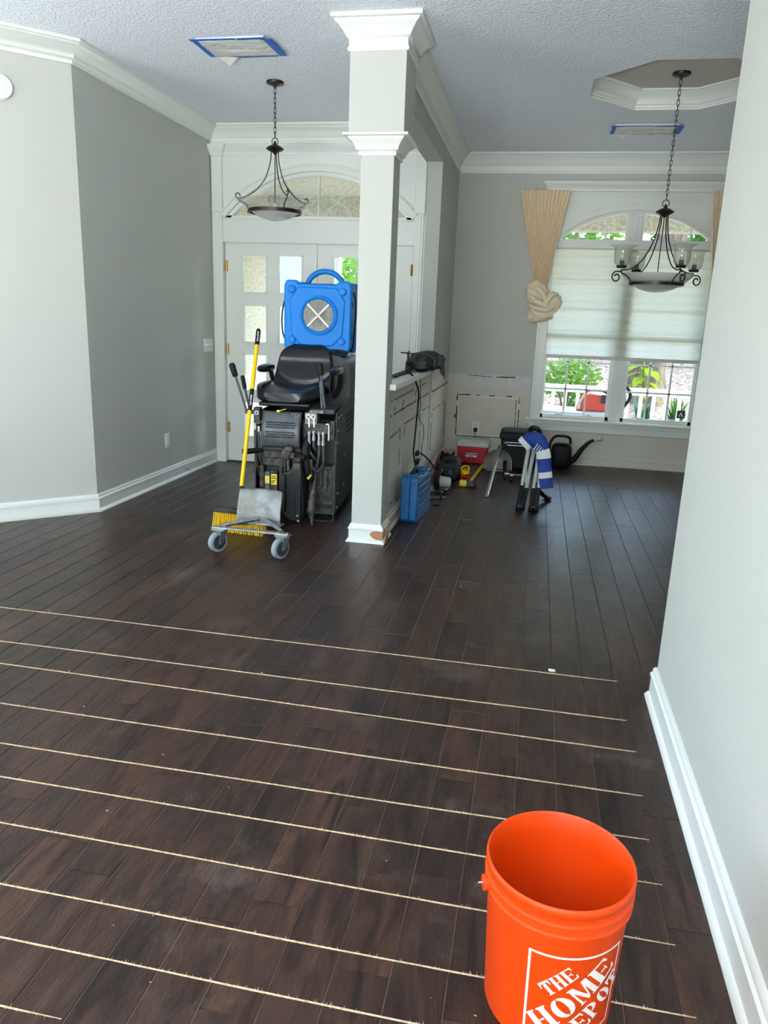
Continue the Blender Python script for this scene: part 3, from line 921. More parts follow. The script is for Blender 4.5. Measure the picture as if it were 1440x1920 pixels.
# cellular shade
bl = thing('cellular_shade', 'white cellular shade drawn two thirds down over the window', 'blind', (WCX, YD + 0.035, 1.105))
ncell = 12
zt, zb = 2.185, 1.135
pts = []
for i in range(ncell * 4 + 1):
    t = i / (ncell * 4)
    ph = (i % 4) / 4
    yy = (0.0, 0.011, 0.014, 0.011)[i % 4]
    pts.append((yy, zt + (zb - zt) * t))
front = MB()
x0, x1 = WCX - WA + 0.016, WCX + WA - 0.016
front.grid(lambda u, v: (x0 + (x1 - x0) * u, YD + 0.024 - pts[int(round(v * ncell * 4))][0], pts[int(round(v * ncell * 4))][1]), 1, ncell * 4)
front.build('shade_fabric', 'blind', bl, smooth=False)
MB().mm((x0, YD + 0.008, zb - 0.03), (x1, YD + 0.036, zb + 0.004)).build('bottom_rail', 'offw', bl, bevel=0.004)
MB().mm((x0, YD + 0.004, zt - 0.005), (x1, YD + 0.04, zt + 0.012)).build('head_rail', 'offw', bl, bevel=0.004)
MB().tube([(x1 + 0.012, YD - 0.004, 2.17), (x1 + 0.012, YD - 0.004, 1.25)], 0.0018, 6).build('lift_cord', 'offw', bl)
MB().cyl((x1 + 0.012, YD - 0.004, 1.19), (x1 + 0.012, YD - 0.004, 1.25), 0.006, 8).build('cord_tassel', 'offw', bl)

# ------------------------------------------------------------------ column
CX, CY = -1.01, 4.77
def sq(h):
    # clockwise from above so that the outside lies to the left; negative distances go outwards
    return [(CX - h, CY - h), (CX - h, CY + h), (CX + h, CY + h), (CX + h, CY - h)]
colm = thing('square_column', 'white square column with capital and broken base standing between the two rooms', 'column', (CX, CY, 0))
H1 = 0.10
MB().box((CX, CY, 1.20), (2 * H1, 2 * H1, 2.40)).build('shaft', 'wall', colm, bevel=0.003)
def ring(h, prof, z0):
    return MB().sweep(sq(h), [(-d, z) for d, z in prof], z0, closed=True)
ring(H1, [(-0.004, 0), (0.030, 0), (0.030, 0.006), (0.018, 0.024), (0.014, 0.026), (0.014, 0.084), (0.019, 0.087), (0.019, 0.097), (0.011, 0.106), (0.010, 0.116), (0.004, 0.124), (-0.004, 0.126)], 0).build('base_moulding', 'trim', colm)
ring(H1, [(-0.004, 0), (0.010, 0), (0.014, 0.010), (0.012, 0.022), (0.024, 0.028), (0.030, 0.046), (0.046, 0.070), (0.062, 0.084), (0.066, 0.094), (0.090, 0.096), (0.092, 0.108), (-0.004, 0.108)], 2.362).build('lower_capital', 'trim', colm)
MB().box((CX, CY, (2.468 + ZC) / 2), (0.326, 0.326, ZC - 2.468)).build('upper_pier', 'wall', colm, bevel=0.003)
ring(0.163, [(-0.004, 0), (0.008, 0), (0.014, 0.012), (0.009, 0.024), (0.006, 0.028), (0.006, 0.062), (0.014, 0.066), (0.022, 0.076), (0.034, 0.096), (0.056, 0.122), (0.074, 0.134), (0.078, 0.144), (0.094, 0.148), (0.094, 0.169), (-0.004, 0.169)], ZC - 0.17).build('crown_moulding', 'trim', colm)
# broken lower right corner of the base
brk = [(CX + H1 - 0.062, 0.074), (CX + H1 - 0.070, 0.058), (CX + H1 - 0.055, 0.040), (CX + H1 - 0.030, 0.028), (CX + H1 + 0.015, 0.025), (CX + H1 + 0.0155, 0.084), (CX + H1 - 0.020, 0.084), (CX + H1 - 0.045, 0.082)]
MB().prism(brk, 'Y', CY - H1 - 0.0155, CY - H1 - 0.010).build('broken_corner', 'mdf', colm, smooth=False, label='bare brown fibreboard where the base corner broke off')
MB().prism([(CY - 0.10, 0.0), (CY - 0.02, 0.0), (CY - 0.005, 0.05), (CY - 0.02, 0.11), (CY - 0.03, 0.15), (CY - 0.045, 0.11), (CY - 0.06, 0.07), (CY - 0.10, 0.03)], 'X', CX + H1 + 0.028, CX + H1 + 0.034).build('splintered_edge', 'mdf', colm, smooth=False)

# ------------------------------------------------------------------ hanging lamps
def chain(m, x, y, z0, z1, link=0.042, r=0.0023):
    n = max(2, int(round((z0 - z1) / (link * 0.78))))
    st = (z0 - z1) / n
    for i in range(n):
        zc = z0 - st * (i + 0.5)
        R = Matrix.Rotation(PI / 2, 3, 'X')
        if i % 2:
            R = Matrix.Rotation(PI / 2, 3, 'Z') @ R
        pts = []
        hh, w = st * 0.64, 0.0085
        for k in range(12):
            q = 2 * PI * k / 12
            yy = math.sin(q) * w + (hh - w) * (1 if math.sin(q) >= 0 else -1)
            pts.append(Vector((x, y, zc)) + R @ Vector((math.cos(q) * w, yy, 0)))
        m.tube(pts, r, 5, closed=True)
    return m

def lamp_top(t, x, y, ztop, zring, zhub, canopy_r=0.062):
    MB().lathe([(0, 0), (canopy_r, 0), (canopy_r, -0.010), (canopy_r * 0.92, -0.018), (canopy_r * 0.45, -0.026), (0.012, -0.030), (0.009, -0.046), (0, -0.047)], 28, (x, y, ztop)).build('canopy', 'bronze', t)
    chain(MB(), x, y, ztop - 0.045, zring + 0.028).build('chain', 'bronze', t)
    MB().torus((x, y, zring), 0.024, 0.0032, 18, 6, Matrix.Rotation(PI / 2, 3, 'X')).build('hanging_ring', 'bronze', t)
    MB().lathe([(0, 0.052), (0.007, 0.050), (0.009, 0.034), (0.014, 0.026), (0.036, 0.018), (0.060, 0.004), (0.066, -0.004), (0.052, -0.014), (0.026, -0.026), (0.012, -0.034), (0.006, -0.042), (0, -0.043)], 28, (x, y, zhub)).build('hub', 'bronze', t)

# foyer pendant
px, py = -2.008, 5.72
pend = thing('pendant_lamp', 'bronze pendant lamp with glass bowl hanging in the foyer', 'lamp', (px, py, ZC))
lamp_top(pend, px, py, ZC, 2.665, 2.618)
pb = 2.118
MB().lathe([(0, 0), (0.05, 0.004), (0.11, 0.022), (0.165, 0.050), (0.192, 0.070), (0.187, 0.070), (0.16, 0.054), (0.105, 0.027), (0.05, 0.009), (0, 0.005)], 40, (px, py, pb)).build('glass_bowl', 'frost', pend)
MB().lathe([(0.192, 0.070), (0.225, 0.098), (0.262, 0.125), (0.285, 0.134), (0.284, 0.138), (0.258, 0.130), (0.22, 0.103), (0.187, 0.074), (0.192, 0.070)], 40, (px, py, pb)).build('glass_rim', 'clear', pend)
MB().lathe([(0.186, 0.050), (0.197, 0.050), (0.198, 0.076), (0.187, 0.078), (0.186, 0.050)], 40, (px, py, pb)).build('band', 'bronze', pend)
for ang in (188, 308, 52):
    a = math.radians(ang)
    c, s_ = math.cos(a), math.sin(a)
    P = lambda r, z: (px + c * r, py + s_ * r, z)
    arm = MB().tube(spline([P(0.028, 2.60), P(0.036, 2.52), P(0.075, 2.41), P(0.15, 2.325), P(0.235, 2.278), P(0.272, 2.272)], 6), 0.0042, 7).build('arm', 'bronze', pend)
    MB().tube(spline([P(0.272, 2.268), P(0.292, 2.278), P(0.296, 2.296), P(0.284, 2.308), P(0.268, 2.300), P(0.262, 2.284)], 5), 0.0042, 7).build('hook', 'bronze', arm)
    MB().tube(spline([P(0.272, 2.268), P(0.262, 2.248), P(0.228, 2.238), P(0.206, 2.205), P(0.200, 2.180)], 5), 0.0048, 7).build('bracket', 'bronze', arm)
    MB().sphere(P(0.200, 2.178), 0.011, 10, 8).build('bracket_knob', 'bronze', arm)
MB().cyl((px, py, 2.24), (px, py, 2.60), 0.004, 8).build('center_rod', 'bronze', pend)
MB().lathe([(0, 0), (0.012, 0), (0.016, -0.02), (0.010, -0.055), (0, -0.06)], 12, (px, py, 2.24)).build('bulb', 'white', pend)

# dining chandelier
cx, cy, zt = 0.836, 6.18, ZC + 0.13
chd = thing('chandelier', 'bronze four-light chandelier with glass bowl hanging in the dining room', 'lamp', (cx, cy, zt))
lamp_top(chd, cx, cy, zt, 2.330, 2.274)
cb = 1.702
MB().lathe([(0, 0), (0.06, 0.005), (0.12, 0.022), (0.165, 0.046), (0.190, 0.064), (0.235, 0.100), (0.262, 0.128), (0.260, 0.132), (0.228, 0.104), (0.184, 0.068), (0.16, 0.050), (0.115, 0.027), (0.06, 0.010), (0, 0.005)], 44, (cx, cy, cb)).build('glass_bowl', 'frost', chd)
MB().lathe([(0.184, 0.050), (0.197, 0.050), (0.199, 0.080), (0.187, 0.082), (0.184, 0.050)], 44, (cx, cy, cb)).build('band', 'bronze', chd)
MB().cyl((cx, cy, cb + 0.06), (cx, cy, 2.26), 0.004, 8).build('center_rod', 'bronze', chd)
for ang in (205, 292, 25, 114):
    a = math.radians(ang)
    c, s_ = math.cos(a), math.sin(a)
    P = lambda r, z: (cx + c * r, cy + s_ * r, z)
    R0 = 0.305
    arm = MB().tube(spline([P(0.030, 2.255), P(0.036, 2.19), P(0.060, 2.08), P(0.115, 1.965), P(0.185, 1.885), P(0.255, 1.855), P(R0, 1.853)], 6), 0.0046, 7).build('arm', 'bronze', chd)
    MB().tube(spline([P(R0, 1.853), P(R0, 1.838), P(0.286, 1.826), P(0.245, 1.806), P(0.215, 1.772), P(0.200, 1.762)], 5), 0.0046, 7).build('bracket', 'bronze', arm)
    MB().sphere(P(0.200, 1.762), 0.013, 10, 8).build('bracket_knob', 'bronze', arm)
    scr = []
    for k in range(22):
        q = k / 21
        th = math.radians(90 - 430 * q)
        rr = 0.040 * (1 - 0.62 * q)
        scr.append(P(R0 + 0.034 + rr * math.cos(th), 1.800 + rr * math.sin(th)))
    MB().tube([P(R0 - 0.01, 1.838)] + scr, [0.005] * 12 + [0.0058] * 11, 7).build('scroll', 'bronze', arm)
    MB().lathe([(0, -0.006), (0.034, -0.004), (0.038, 0.008), (0.034, 0.016), (0, 0.016)], 20, P(R0, 1.868)).build('shade_cup', 'bronze', arm)
    sh = MB().lathe([(0.030, 0.0), (0.046, 0.010), (0.057, 0.032), (0.061, 0.075), (0.064, 0.078), (0.061, 0.082), (0.062, 0.118), (0.068, 0.134), (0.096, 0.142), (0.098, 0.1445), (0.066, 0.137), (0.0595, 0.118), (0.0585, 0.075), (0.0545, 0.032), (0.044, 0.012), (0.030, 0.002), (0.030, 0.0)], 28, P(R0, 1.876)).build('glass_shade', 'clear', arm)
    MB().cyl(P(R0, 1.880), P(R0, 1.918), 0.017, 14).build('socket', 'rubber', arm)
    MB().lathe([(0.010, 0), (0.018, 0.018), (0.017, 0.034), (0.008, 0.058), (0, 0.068)], 14, P(R0, 1.918)).build('bulb', 'bulb', arm)

# ------------------------------------------------------------------ taped ceiling registers
def vent(x0, x1, y0, y1, label, seed):
    rg = random.Random(seed)
    t = thing('ceiling_vent', label, 'vent', ((x0 + x1) / 2, (y0 + y1) / 2, ZC), group=None)
    fr = MB()
    z1 = ZC - 0.012
    fr.mm((x0, y0, z1), (x1, y0 + 0.03, ZC)).mm((x0, y1 - 0.03, z1), (x1, y1, ZC)).mm((x0, y0, z1), (x0 + 0.03, y1, ZC)).mm((x1 - 0.03, y0, z1), (x1, y1, ZC))
    fr.build('frame', 'white', t, bevel=0.003)
    n = 7
    for i in range(n):
        y = y0 + 0.04 + (y1 - y0 - 0.08) * i / (n - 1)
        MB().box(((x0 + x1) / 2, y, ZC - 0.010), (x1 - x0 - 0.06, 0.022, 0.0025), (0.6, 0, 0)).build('slat', 'white', t, smooth=False)
    # crumpled masking film
    def fn(u, v):
        x = x0 - 0.005 + (x1 - x0 + 0.01) * u; y = y0 - 0.005 + (y1 - y0 + 0.01) * v
        e = min(u, 1 - u, v, 1 - v)
        z = ZC - 0.014 - min(1, e * 9) * (0.010 + 0.010 * noise.noise(Vector((x * 5, y * 26, seed))) + 0.006 * noise.noise(Vector((x * 22, y * 40, seed))))
        return (x, y, z)
    MB().grid(fn, 26, 22).build('masking_film', 'plastic_sheet', t)
    def tape(xa, xb, ya, yb, rot):
        w = MB()
        w.box(((xa + xb) / 2, (ya + yb) / 2, ZC - 0.016 - rg.random() * 0.002), (xb - xa, yb - ya, 0.0016), (0, 0, rot))
        w.build('tape_strip', 'tape', t, smooth=False)
    T = 0.045
    xm = x0 + (x1 - x0) * 0.62
    tape(x0 - 0.03, xm - 0.01, y0 - T * 0.5, y0 + T * 0.4, 0.01)
    tape(xm, x1 + 0.01, y0 - T * 0.5, y0 + T * 0.5, -0.015)
    tape(x0 + 0.22 * (x1 - x0), xm + 0.03, y1 - T * 0.35, y1 + T * 0.4, 0.008)
    tape(xm + 0.035, x1 - 0.01, y1 - T * 0.4, y1 + T * 0.35, -0.01)
    tape(x0 - T * 0.5, x0 + T * 0.25, y0 - 0.0, y1 - 0.01, 0.01)
    tape(x1 - T * 0.1, x1 + T * 1.0, y0 + 0.01, y1 + 0.01, -0.02)
    MB().add([(x0 + 0.03, y1 - 0.01, ZC - 0.018), (x0 + 0.16, y1 + 0.005, ZC - 0.018), (x0 + 0.08, y1 + 0.05, ZC - 0.055), (x0 + 0.06, y1 + 0.02, ZC - 0.04)], [(0, 1, 2), (0, 2, 3)]).build('loose_flap', 'plastic_sheet', t)
vent(-2.21, -1.77, 4.83, 5.13, 'ceiling register sealed with film and blue tape in the foyer, nearest the column', 3)
vent(0.48, 0.98, 7.04, 7.31, 'ceiling register sealed with film and blue tape beyond the octagonal ceiling tray', 8)

# ------------------------------------------------------------------ curtains
def curtain(xa, xb, xc, xd, ztop, ztie, zbot, label, flip, loc):
    t = thing('curtain', label, 'curtain', loc)
    npl = 13
    Y0 = YD - 0.085
    def fn(u, v):
        # closed loop in u: front then back
        f = u * 2 if u < 0.5 else (1 - u) * 2
        e = v ** 0.95
        x0 = xa + (xc - xa) * e; x1 = xb + (xd - xb) * e
        e2 = 0.5 - 0.5 * math.cos(PI * v)
        z = ztop + (ztie - ztop) * v
        x = x0 + (x1 - x0) * f
        depth = 0.030 + 0.016 * v
        pl = math.cos(2 * PI * npl * f + 0.6 * math.sin(5 * v)) * (0.021 * (1 - 0.35 * v))
        y = Y0 + (-depth - pl if u < 0.5 else 0.012)
        return (x, y, z)
    MB().grid(fn, 360, 26, cu=True).build('drape', 'curtain', t)
    MB().tube([(xa - 0.01, Y0 + 0.02, ztop - 0.012), (xb + 0.01, Y0 + 0.02, ztop - 0.012)], 0.008, 8).build('rod', 'trim', t)
    return t
cur = curtain(-0.295, 0.195, -0.085, 0.045, 2.712, 1.825, 1.45, 'gold pleated curtain knotted at its lower end, left of the window', 1, (-0.05, YD - 0.09, 1.45))
def lump(p, k, seed, amt):
    n_ = noise.noise(p * k + Vector((seed, 0, 0)))
    ridge = math.sin(11 * (p.x * 0.7 + p.z) + 3 * n_)
    return p * (1 + amt * n_ + 0.035 * ridge)
yk = YD - 0.13
for (c, r, k, seed, nm) in [((-0.055, yk - 0.005, 1.755), (0.108, 0.080, 0.110), 1.6, 1, 'knot_wrap'), ((0.105, yk - 0.015, 1.655), (0.095, 0.070, 0.098), 1.6, 4, 'knot_loop'), ((0.010, yk, 1.560), (0.130, 0.070, 0.105), 1.5, 9, 'knot_tail'), ((-0.080, yk + 0.0, 1.505), (0.055, 0.050, 0.055), 2.2, 12, 'knot_end')]:
    MB().sphere(c, r, 40, 26, lambda p, k=k, seed=seed: lump(p, k, seed, 0.22)).build(nm, 'curtain', cur, sub=1)
for i, pts in enumerate([[(-0.12, yk - 0.06, 1.80), (-0.03, yk - 0.095, 1.77), (0.03, yk - 0.10, 1.70), (0.05, yk - 0.09, 1.62)], [(-0.13, yk - 0.05, 1.72), (-0.06, yk - 0.095, 1.665), (0.02, yk - 0.10, 1.63), (0.10, yk - 0.09, 1.60)],
                         [(0.16, yk - 0.055, 1.735), (0.10, yk - 0.095, 1.72), (0.055, yk - 0.10, 1.66), (0.045, yk - 0.09, 1.59)], [(-0.11, yk - 0.05, 1.62), (-0.03, yk - 0.085, 1.585), (0.06, yk - 0.085, 1.58), (0.12, yk - 0.06, 1.60)]]):
    MB().tube(spline(pts, 7), [0.012 + 0.016 * math.sin(PI * k / 21) for k in range(22)], 10).build('fold', 'curtain', cur)
curtain(1.505, 1.98, 1.60, 1.73, 2.712, 1.825, 1.45, 'gold pleated curtain mostly hidden by the near wall, right of the window', -1, (1.74, YD - 0.09, 1.80))

# ------------------------------------------------------------------ small wall fittings
sw = thing('switch_plate', 'white four-gang switch plate beside the entry door', 'switch', (XL, 6.795, 1.135))
MB().mm((XL, 6.70, 1.075), (XL + 0.007, 6.89, 1.195)).build('plate', 'white', sw, bevel=0.003)
for i in range(4):
    MB().box((XL + 0.012, 6.728 + i * 0.0445, 1.135), (0.014, 0.010, 0.022), (0, 0.5, 0)).build('toggle', 'white', sw, bevel=0.002)
ol = thing('blank_outlet_plate', 'white rectangular outlet plate low on the foyer wall', 'outlet', (XL, 5.912, 0.357))
MB().mm((XL, 5.875, 0.295), (XL + 0.008, 5.95, 0.42)).build('plate', 'white', ol, bevel=0.003)
MB().mm((XL + 0.006, 5.893, 0.318), (XL + 0.011, 5.932, 0.397)).build('insert', 'white', ol, bevel=0.002)
ds = thing('door_stop', 'small spring door stop on the foyer baseboard', 'door stop', (XL + 0.018, 6.20, 0.055))
hx = [(XL + 0.018 + 0.06 * k / 60, 6.20 + 0.006 * math.cos(k * 0.9), 0.055 + 0.006 * math.sin(k * 0.9)) for k in range(61)]
MB().tube(hx, 0.0014, 5).build('spring', 'steel', ds)
MB().cyl((XL + 0.078, 6.20, 0.055), (XL + 0.092, 6.20, 0.055), 0.009, 12).build('tip', 'white', ds)
q_ = 1 / math.sqrt(2)
dc = thing('smoke_detector', 'round white detector on the angled wall at the left edge', 'detector', (-3.352, 4.518, 2.725))
Mdisc = Matrix(((q_, 0, q_), (q_, 0, -q_), (0, 1, 0)))
MB().lathe([(0, 0), (0.075, 0), (0.075, 0.012), (0.066, 0.026), (0.03, 0.034), (0, 0.035)], 36, (-3.352, 4.518, 2.725), Mdisc).build('housing', 'white', dc)
MB().lathe([(0.066, 0.0265), (0.070, 0.021), (0.068, 0.028), (0.066, 0.0265)], 36, (-3.352, 4.518, 2.725), Mdisc).build('bezel', 'white', dc)
oq = thing('wall_outlet', 'white outlet with a black plug inside the torn panel frame', 'outlet', (-0.583, YD - 0.002, 0.33))
MB().mm((-0.62, YD - 0.010, 0.27), (-0.545, YD - 0.002, 0.39)).build('plate', 'white', oq, bevel=0.003)
MB().mm((-0.60, YD - 0.013, 0.34), (-0.565, YD - 0.009, 0.372)).build('socket_face', 'offw', oq, bevel=0.002)
pg = thing('power_plug', 'black plug and cord hanging from the outlet behind the red cooler', 'plug', (-0.583, YD - 0.02, 0.30))
MB().mm((-0.603, YD - 0.045, 0.285), (-0.563, YD - 0.0125, 0.325)).build('plug_body', 'rubber', pg, bevel=0.004)
MB().tube(spline([(-0.583, YD - 0.04, 0.29), (-0.583, YD - 0.05, 0.22), (-0.585, YD - 0.045, 0.12), (-0.60, YD - 0.06, 0.02), (-0.68, YD - 0.08, 0.006)], 6), 0.0035, 6).build('cord', 'rubber', pg)

# ------------------------------------------------------------------ ride-on floor scraper (local frame: x right, y back, origin at front centre)
mc = thing('floor_scraper', 'dirty black ride-on floor scraper with vinyl seat parked in the foyer', 'machine', (-1.63, 5.07, 0), math.radians(4.3))
def B(m, name, mt, parent=mc, **k):
    k.setdefault('world', False)
    return m.build(name, mt, parent, **k)
B(MB().mm((-0.27, 0.14, 0.12), (0.285, 1.34, 0.72)), 'chassis', 'black', bevel=0.01)
pan = B(MB().prism([(0.0, 0.07), (1.08, 0.07), (1.24, 0.2), (1.24, 0.86), (0.5, 0.845), (0.0, 0.785)], 'X', 0.288, 0.300), 'side_panel', 'dark', smooth=False, bevel=0.003)
for i in range(4):
    B(MB().prism([(0.34 + i * 0.03, 0.735 - i * 0.042), (0.70, 0.745 - i * 0.042), (0.70, 0.722 - i * 0.042), (0.34 + i * 0.03, 0.712 - i * 0.042)], 'X', 0.299, 0.303), 'louver', 'rubber', pan, smooth=False)
for (y, z) in [(0.05, 0.75), (0.14, 0.755), (0.035, 0.66), (0.035, 0.575), (0.30, 0.44), (0.06, 0.20), (0.30, 0.22), (0.04, 0.10), (0.9, 0.5), (0.9, 0.2)]:
    B(MB().sphere((0.302, y, z), (0.006, 0.009, 0.009), 10, 6), 'bolt', 'steel', pan)
B(MB().prism([(0.0, 0.07), (1.08, 0.07), (1.24, 0.2), (1.24, 0.80), (0.0, 0.76)], 'X', -0.300, -0.288), 'side_panel', 'dark', smooth=False, bevel=0.003)
# rear hood behind the seat
def hood(u, v):
    a = PI * u
    yy = 0.60 + 0.72 * v
    w = 0.285
    x = -w * math.copysign(abs(math.cos(a)) ** 0.35, math.cos(a))
    z = 0.70 + (0.455 - 0.02 * v) * (math.sin(a) ** 0.35 if math.sin(a) > 1e-6 else 0)
    return (x, yy, z)
hm = MB().grid(hood, 28, 4)
for vv in (0, 1):
    o_ = len(hm.v)
    hm.v += [hood(k / 28, vv) for k in range(29)]
    hm.f.append(tuple(range(o_, o_ + 29)))
B(hm, 'rear_hood', 'dark')
# seat
def cushion(u, v):
    # closed superellipse loft along y
    a = 2 * PI * u
    w, hgt = 0.245, 0.055
    y = 0.03 + 0.53 * v
    e = math.sin(PI * min(max(v, 0.02), 0.98)) ** 0.22
    ca, sa = math.cos(a), math.sin(a)
    x = -0.100 + w * e * math.copysign(abs(ca) ** 0.45, ca)
    z = 0.885 + hgt * e * math.copysign(abs(sa) ** 0.55, sa) + (0.03 * (1 - math.exp(-((x + 0.10) / 0.14) ** 4 * 0.6)) if sa > 0 else 0) - 0.012 * math.exp(-((v - 0.05) / 0.2) ** 2)
    return (x, y, z)
cm = MB().grid(cushion, 48, 26, cu=True)
cm.f.append(tuple(range(48))); cm.f.append(tuple(range(26 * 48, 27 * 48)))
B(cm, 'seat_cushion', 'vinyl', angle=60)
B(MB().mm((-0.285, 0.06, 0.805), (0.09, 0.55, 0.835)), 'seat_pan', 'black', bevel=0.01)
def back(u, v):
    # front sheet of the backrest, wrapped round to the rear
    a = 2 * PI * u
    ca, sa = math.cos(a), math.sin(a)
    z = 0.88 + 0.345 * v
    w = 0.225 * (1 - 0.18 * v ** 2) * (1 - max(0, (v - 0.72) / 0.28) ** 3 * 0.42)
    th = 0.05 * (1 - 0.25 * v) * (1 - max(0, (v - 0.86) / 0.14) ** 3 * 0.8)
    x = -0.062 + w * math.copysign(abs(ca) ** 0.5, ca)
    yc = 0.50 + 0.16 * v
    bol = 0.050 * abs(ca) ** 3 * (1 - 0.6 * v)
    pad = 0.014 * math.exp(-((v - 0.80) / 0.13) ** 4) * (abs(ca) < 0.92)
    crease = 0.016 * math.exp(-((v - 0.42 + 0.28 * (1 - abs(ca))) / 0.05) ** 2)
    y = yc + (-(th * abs(sa) ** 0.5) - bol - pad + crease if sa < 0 else th * abs(sa) ** 0.5)
    return (x, y, z)
bm_ = MB().grid(back, 64, 30, cu=True)
bm_.f.append(tuple(range(64))); bm_.f.append(tuple(range(30 * 64, 31 * 64)))
B(bm_, 'seat_backrest', 'vinyl', angle=60)
for sx, xx in ((-1, -0.305), (1, 0.225)):
    arm = B(MB().sphere((xx, 0.34, 1.055), (0.040, 0.175, 0.030), 20, 12, lambda p: Vector((math.copysign(abs(p.x) ** 0.8, p.x), math.copysign(abs(p.y) ** 0.75, p.y), math.copysign(abs(p.z) ** 0.8, p.z)))), 'armrest', 'vinyl')
    B(MB().tube(spline([(xx, 0.46, 1.035), (xx + sx * 0.0, 0.50, 0.98), (xx - sx * 0.02, 0.53, 0.90), (xx - sx * 0.06, 0.54, 0.84)], 5), 0.018, 8, flat=1.0), 'armrest_bracket', 'black', arm)
# control levers
def lever(name, base, top, gr, gl, dark=True):
    base, top = Vector(base), Vector(top)
    d = (top - base).normalized()
    l = B(MB().tube([base, top - d * gl * 0.7], 0.0085, 8), name, 'grey')
    g = top - d * gl
    B(MB().tube([g, g + d * 0.012, top - d * 0.02, top - d * 0.006, top], [gr * 0.8, gr, gr * 1.1, gr * 0.9, gr * 0.4], 12), 'lever_grip', 'rubber', l)
lever('control_lever', (-0.400, 0.15, 0.752), (-0.500, 0.12, 1.093), 0.021, 0.10)
lever('control_lever', (-0.382, 0.16, 0.775), (-0.425, 0.13, 1.008), 0.0145, 0.10)
lever('control_lever', (0.205, 0.05, 0.775), (0.155, 0.06, 1.126), 0.020, 0.09)
lever('control_lever', (0.185, 0.04, 0.775), (0.150, 0.10, 1.05), 0.012, 0.06)
B(MB().mm((-0.405, 0.12, 0.735), (-0.27, 0.18, 0.760)), 'lever_bracket', 'grime', bevel=0.004)
# perforated guard
gd = []
def gpt(u, v):
    x = -0.235 + 0.280 * u
    t = v
    z = 0.780 - 0.250 * t
    y = 0.03 - 0.085 * math.sin(PI * (0.08 + 0.62 * t))
    return Vector((x, y, z))
gm = MB().grid(gpt, 12, 18)
o_ = B(gm, 'perforated_guard', 'grey')
so = o_.modifiers.new('solid', 'SOLIDIFY'); so.thickness = 0.006
hl = MB()
for row in range(7):
    if row == 3:
        continue
    v = 0.30 + row * 0.065
    for k in range(13):
        u = 0.14 + (k + (0.5 if row % 2 else 0)) * 0.058
        if u > 0.93:
            continue
        p = gpt(u, v); pn = gpt(u, v + 0.01)
        t = (pn - p).normalized(); nrm = t.cross(Vector((1, 0, 0))).normalized()
        if nrm.y > 0: nrm = -nrm
        hl.tube([p + nrm * 0.002, p + nrm * 0.0045], 0.0066, 8)
B(hl, 'guard_holes', 'rubber', o_, kind='stuff')
for k in range(3):
    B(MB().box((-0.02 + 0.02 * k, -0.006, 0.765 - 0.008 * k), (0.004, 0.004, 0.03), (0.5, 0.5, 0)), 'scratch', 'alu', o_, smooth=False)
# left valve and hoses
B(MB().mm((-0.300, -0.01, 0.68), (-0.255, 0.06, 0.80)).cyl((-0.275, -0.02, 0.765), (-0.275, 0.02, 0.765), 0.017, 12).cyl((-0.30, 0.0, 0.70), (-0.24, 0.0, 0.70), 0.012, 10), 'left_valve', 'grime', bevel=0.003)
B(MB().torus((-0.275, -0.022, 0.765), 0.012, 0.005, 14, 6, Matrix.Rotation(PI / 2, 3, 'X')), 'valve_ring', 'alu')
for x, z0, z1 in ((-0.290, 0.66, 0.30), (-0.262, 0.64, 0.36), (-0.245, 0.60, 0.42)):
    h_ = B(MB().tube(spline([(x, 0.0, z0), (x + 0.004, -0.012, (z0 + z1) / 2 + 0.05), (x + 0.01, -0.008, (z0 + z1) / 2 - 0.06), (x + 0.015, 0.05, z1)], 6), 0.012, 8), 'hydraulic_hose', 'hose')
    B(MB().cyl((x, 0.0, z0 - 0.045), (x, 0.0, z0 + 0.03), 0.0135, 10), 'hose_fitting', 'steel', h_)
# seat-front bits: yellow tie
B(MB().sphere((-0.115, -0.03, 0.785), (0.014, 0.010, 0.010), 10, 8).box((-0.085, -0.03, 0.795), (0.05, 0.004, 0.004), (0, -0.3, 0)), 'yellow_tie', 'ysticker')
# motor and head below the guard
B(MB().mm((-0.235, -0.02, 0.20), (0.05, 0.14, 0.53)), 'front_bulkhead', 'black', bevel=0.006)
B(MB().mm((-0.215, -0.06, 0.455), (0.01, 0.0, 0.505)).mm((-0.200, -0.07, 0.40), (-0.02, -0.01, 0.455)), 'motor_mount', 'grime', bevel=0.008)
B(MB().sphere((-0.03, -0.055, 0.525), (0.036, 0.030, 0.030), 16, 10).box((-0.055, -0.055, 0.485), (0.06, 0.04, 0.08), (0, 0.4, 0)), 'motor_casting', 'grime', bevel=0.004)
for i, (x, w, z0, z1, mt) in enumerate([(-0.222, 0.034, 0.24, 0.40, 'grime'), (-0.180, 0.040, 0.22, 0.36, 'grey'), (-0.130, 0.050, 0.20, 0.37, 'grime'), (-0.085, 0.024, 0.18, 0.44, 'grime'), (-0.055, 0.02, 0.22, 0.46, 'black'), (-0.028, 0.022, 0.20, 0.46, 'grime')]):
    B(MB().mm((x - w / 2, -0.08 - 0.006 * (i % 3), z0), (x + w / 2, -0.02, z1)), 'motor_rib', mt, bevel=0.005)
st_ = B(MB().mm((-0.196, -0.0895, 0.275), (-0.164, -0.0865, 0.33)), 'warning_sticker', 'ysticker', smooth=False)
st_ = B(MB().mm((-0.150, -0.0955, 0.27), (-0.108, -0.0915, 0.345)), 'warning_sticker', 'ysticker', smooth=False)
for k, (z, w) in enumerate(((0.33, 0.034), (0.316, 0.034), (0.298, 0.026), (0.283, 0.018))):
    B(MB().mm((-0.146, -0.0965, z - 0.003), (-0.146 + w, -0.0952, z + 0.003)), 'sticker_print', 'rubber', st_, smooth=False)
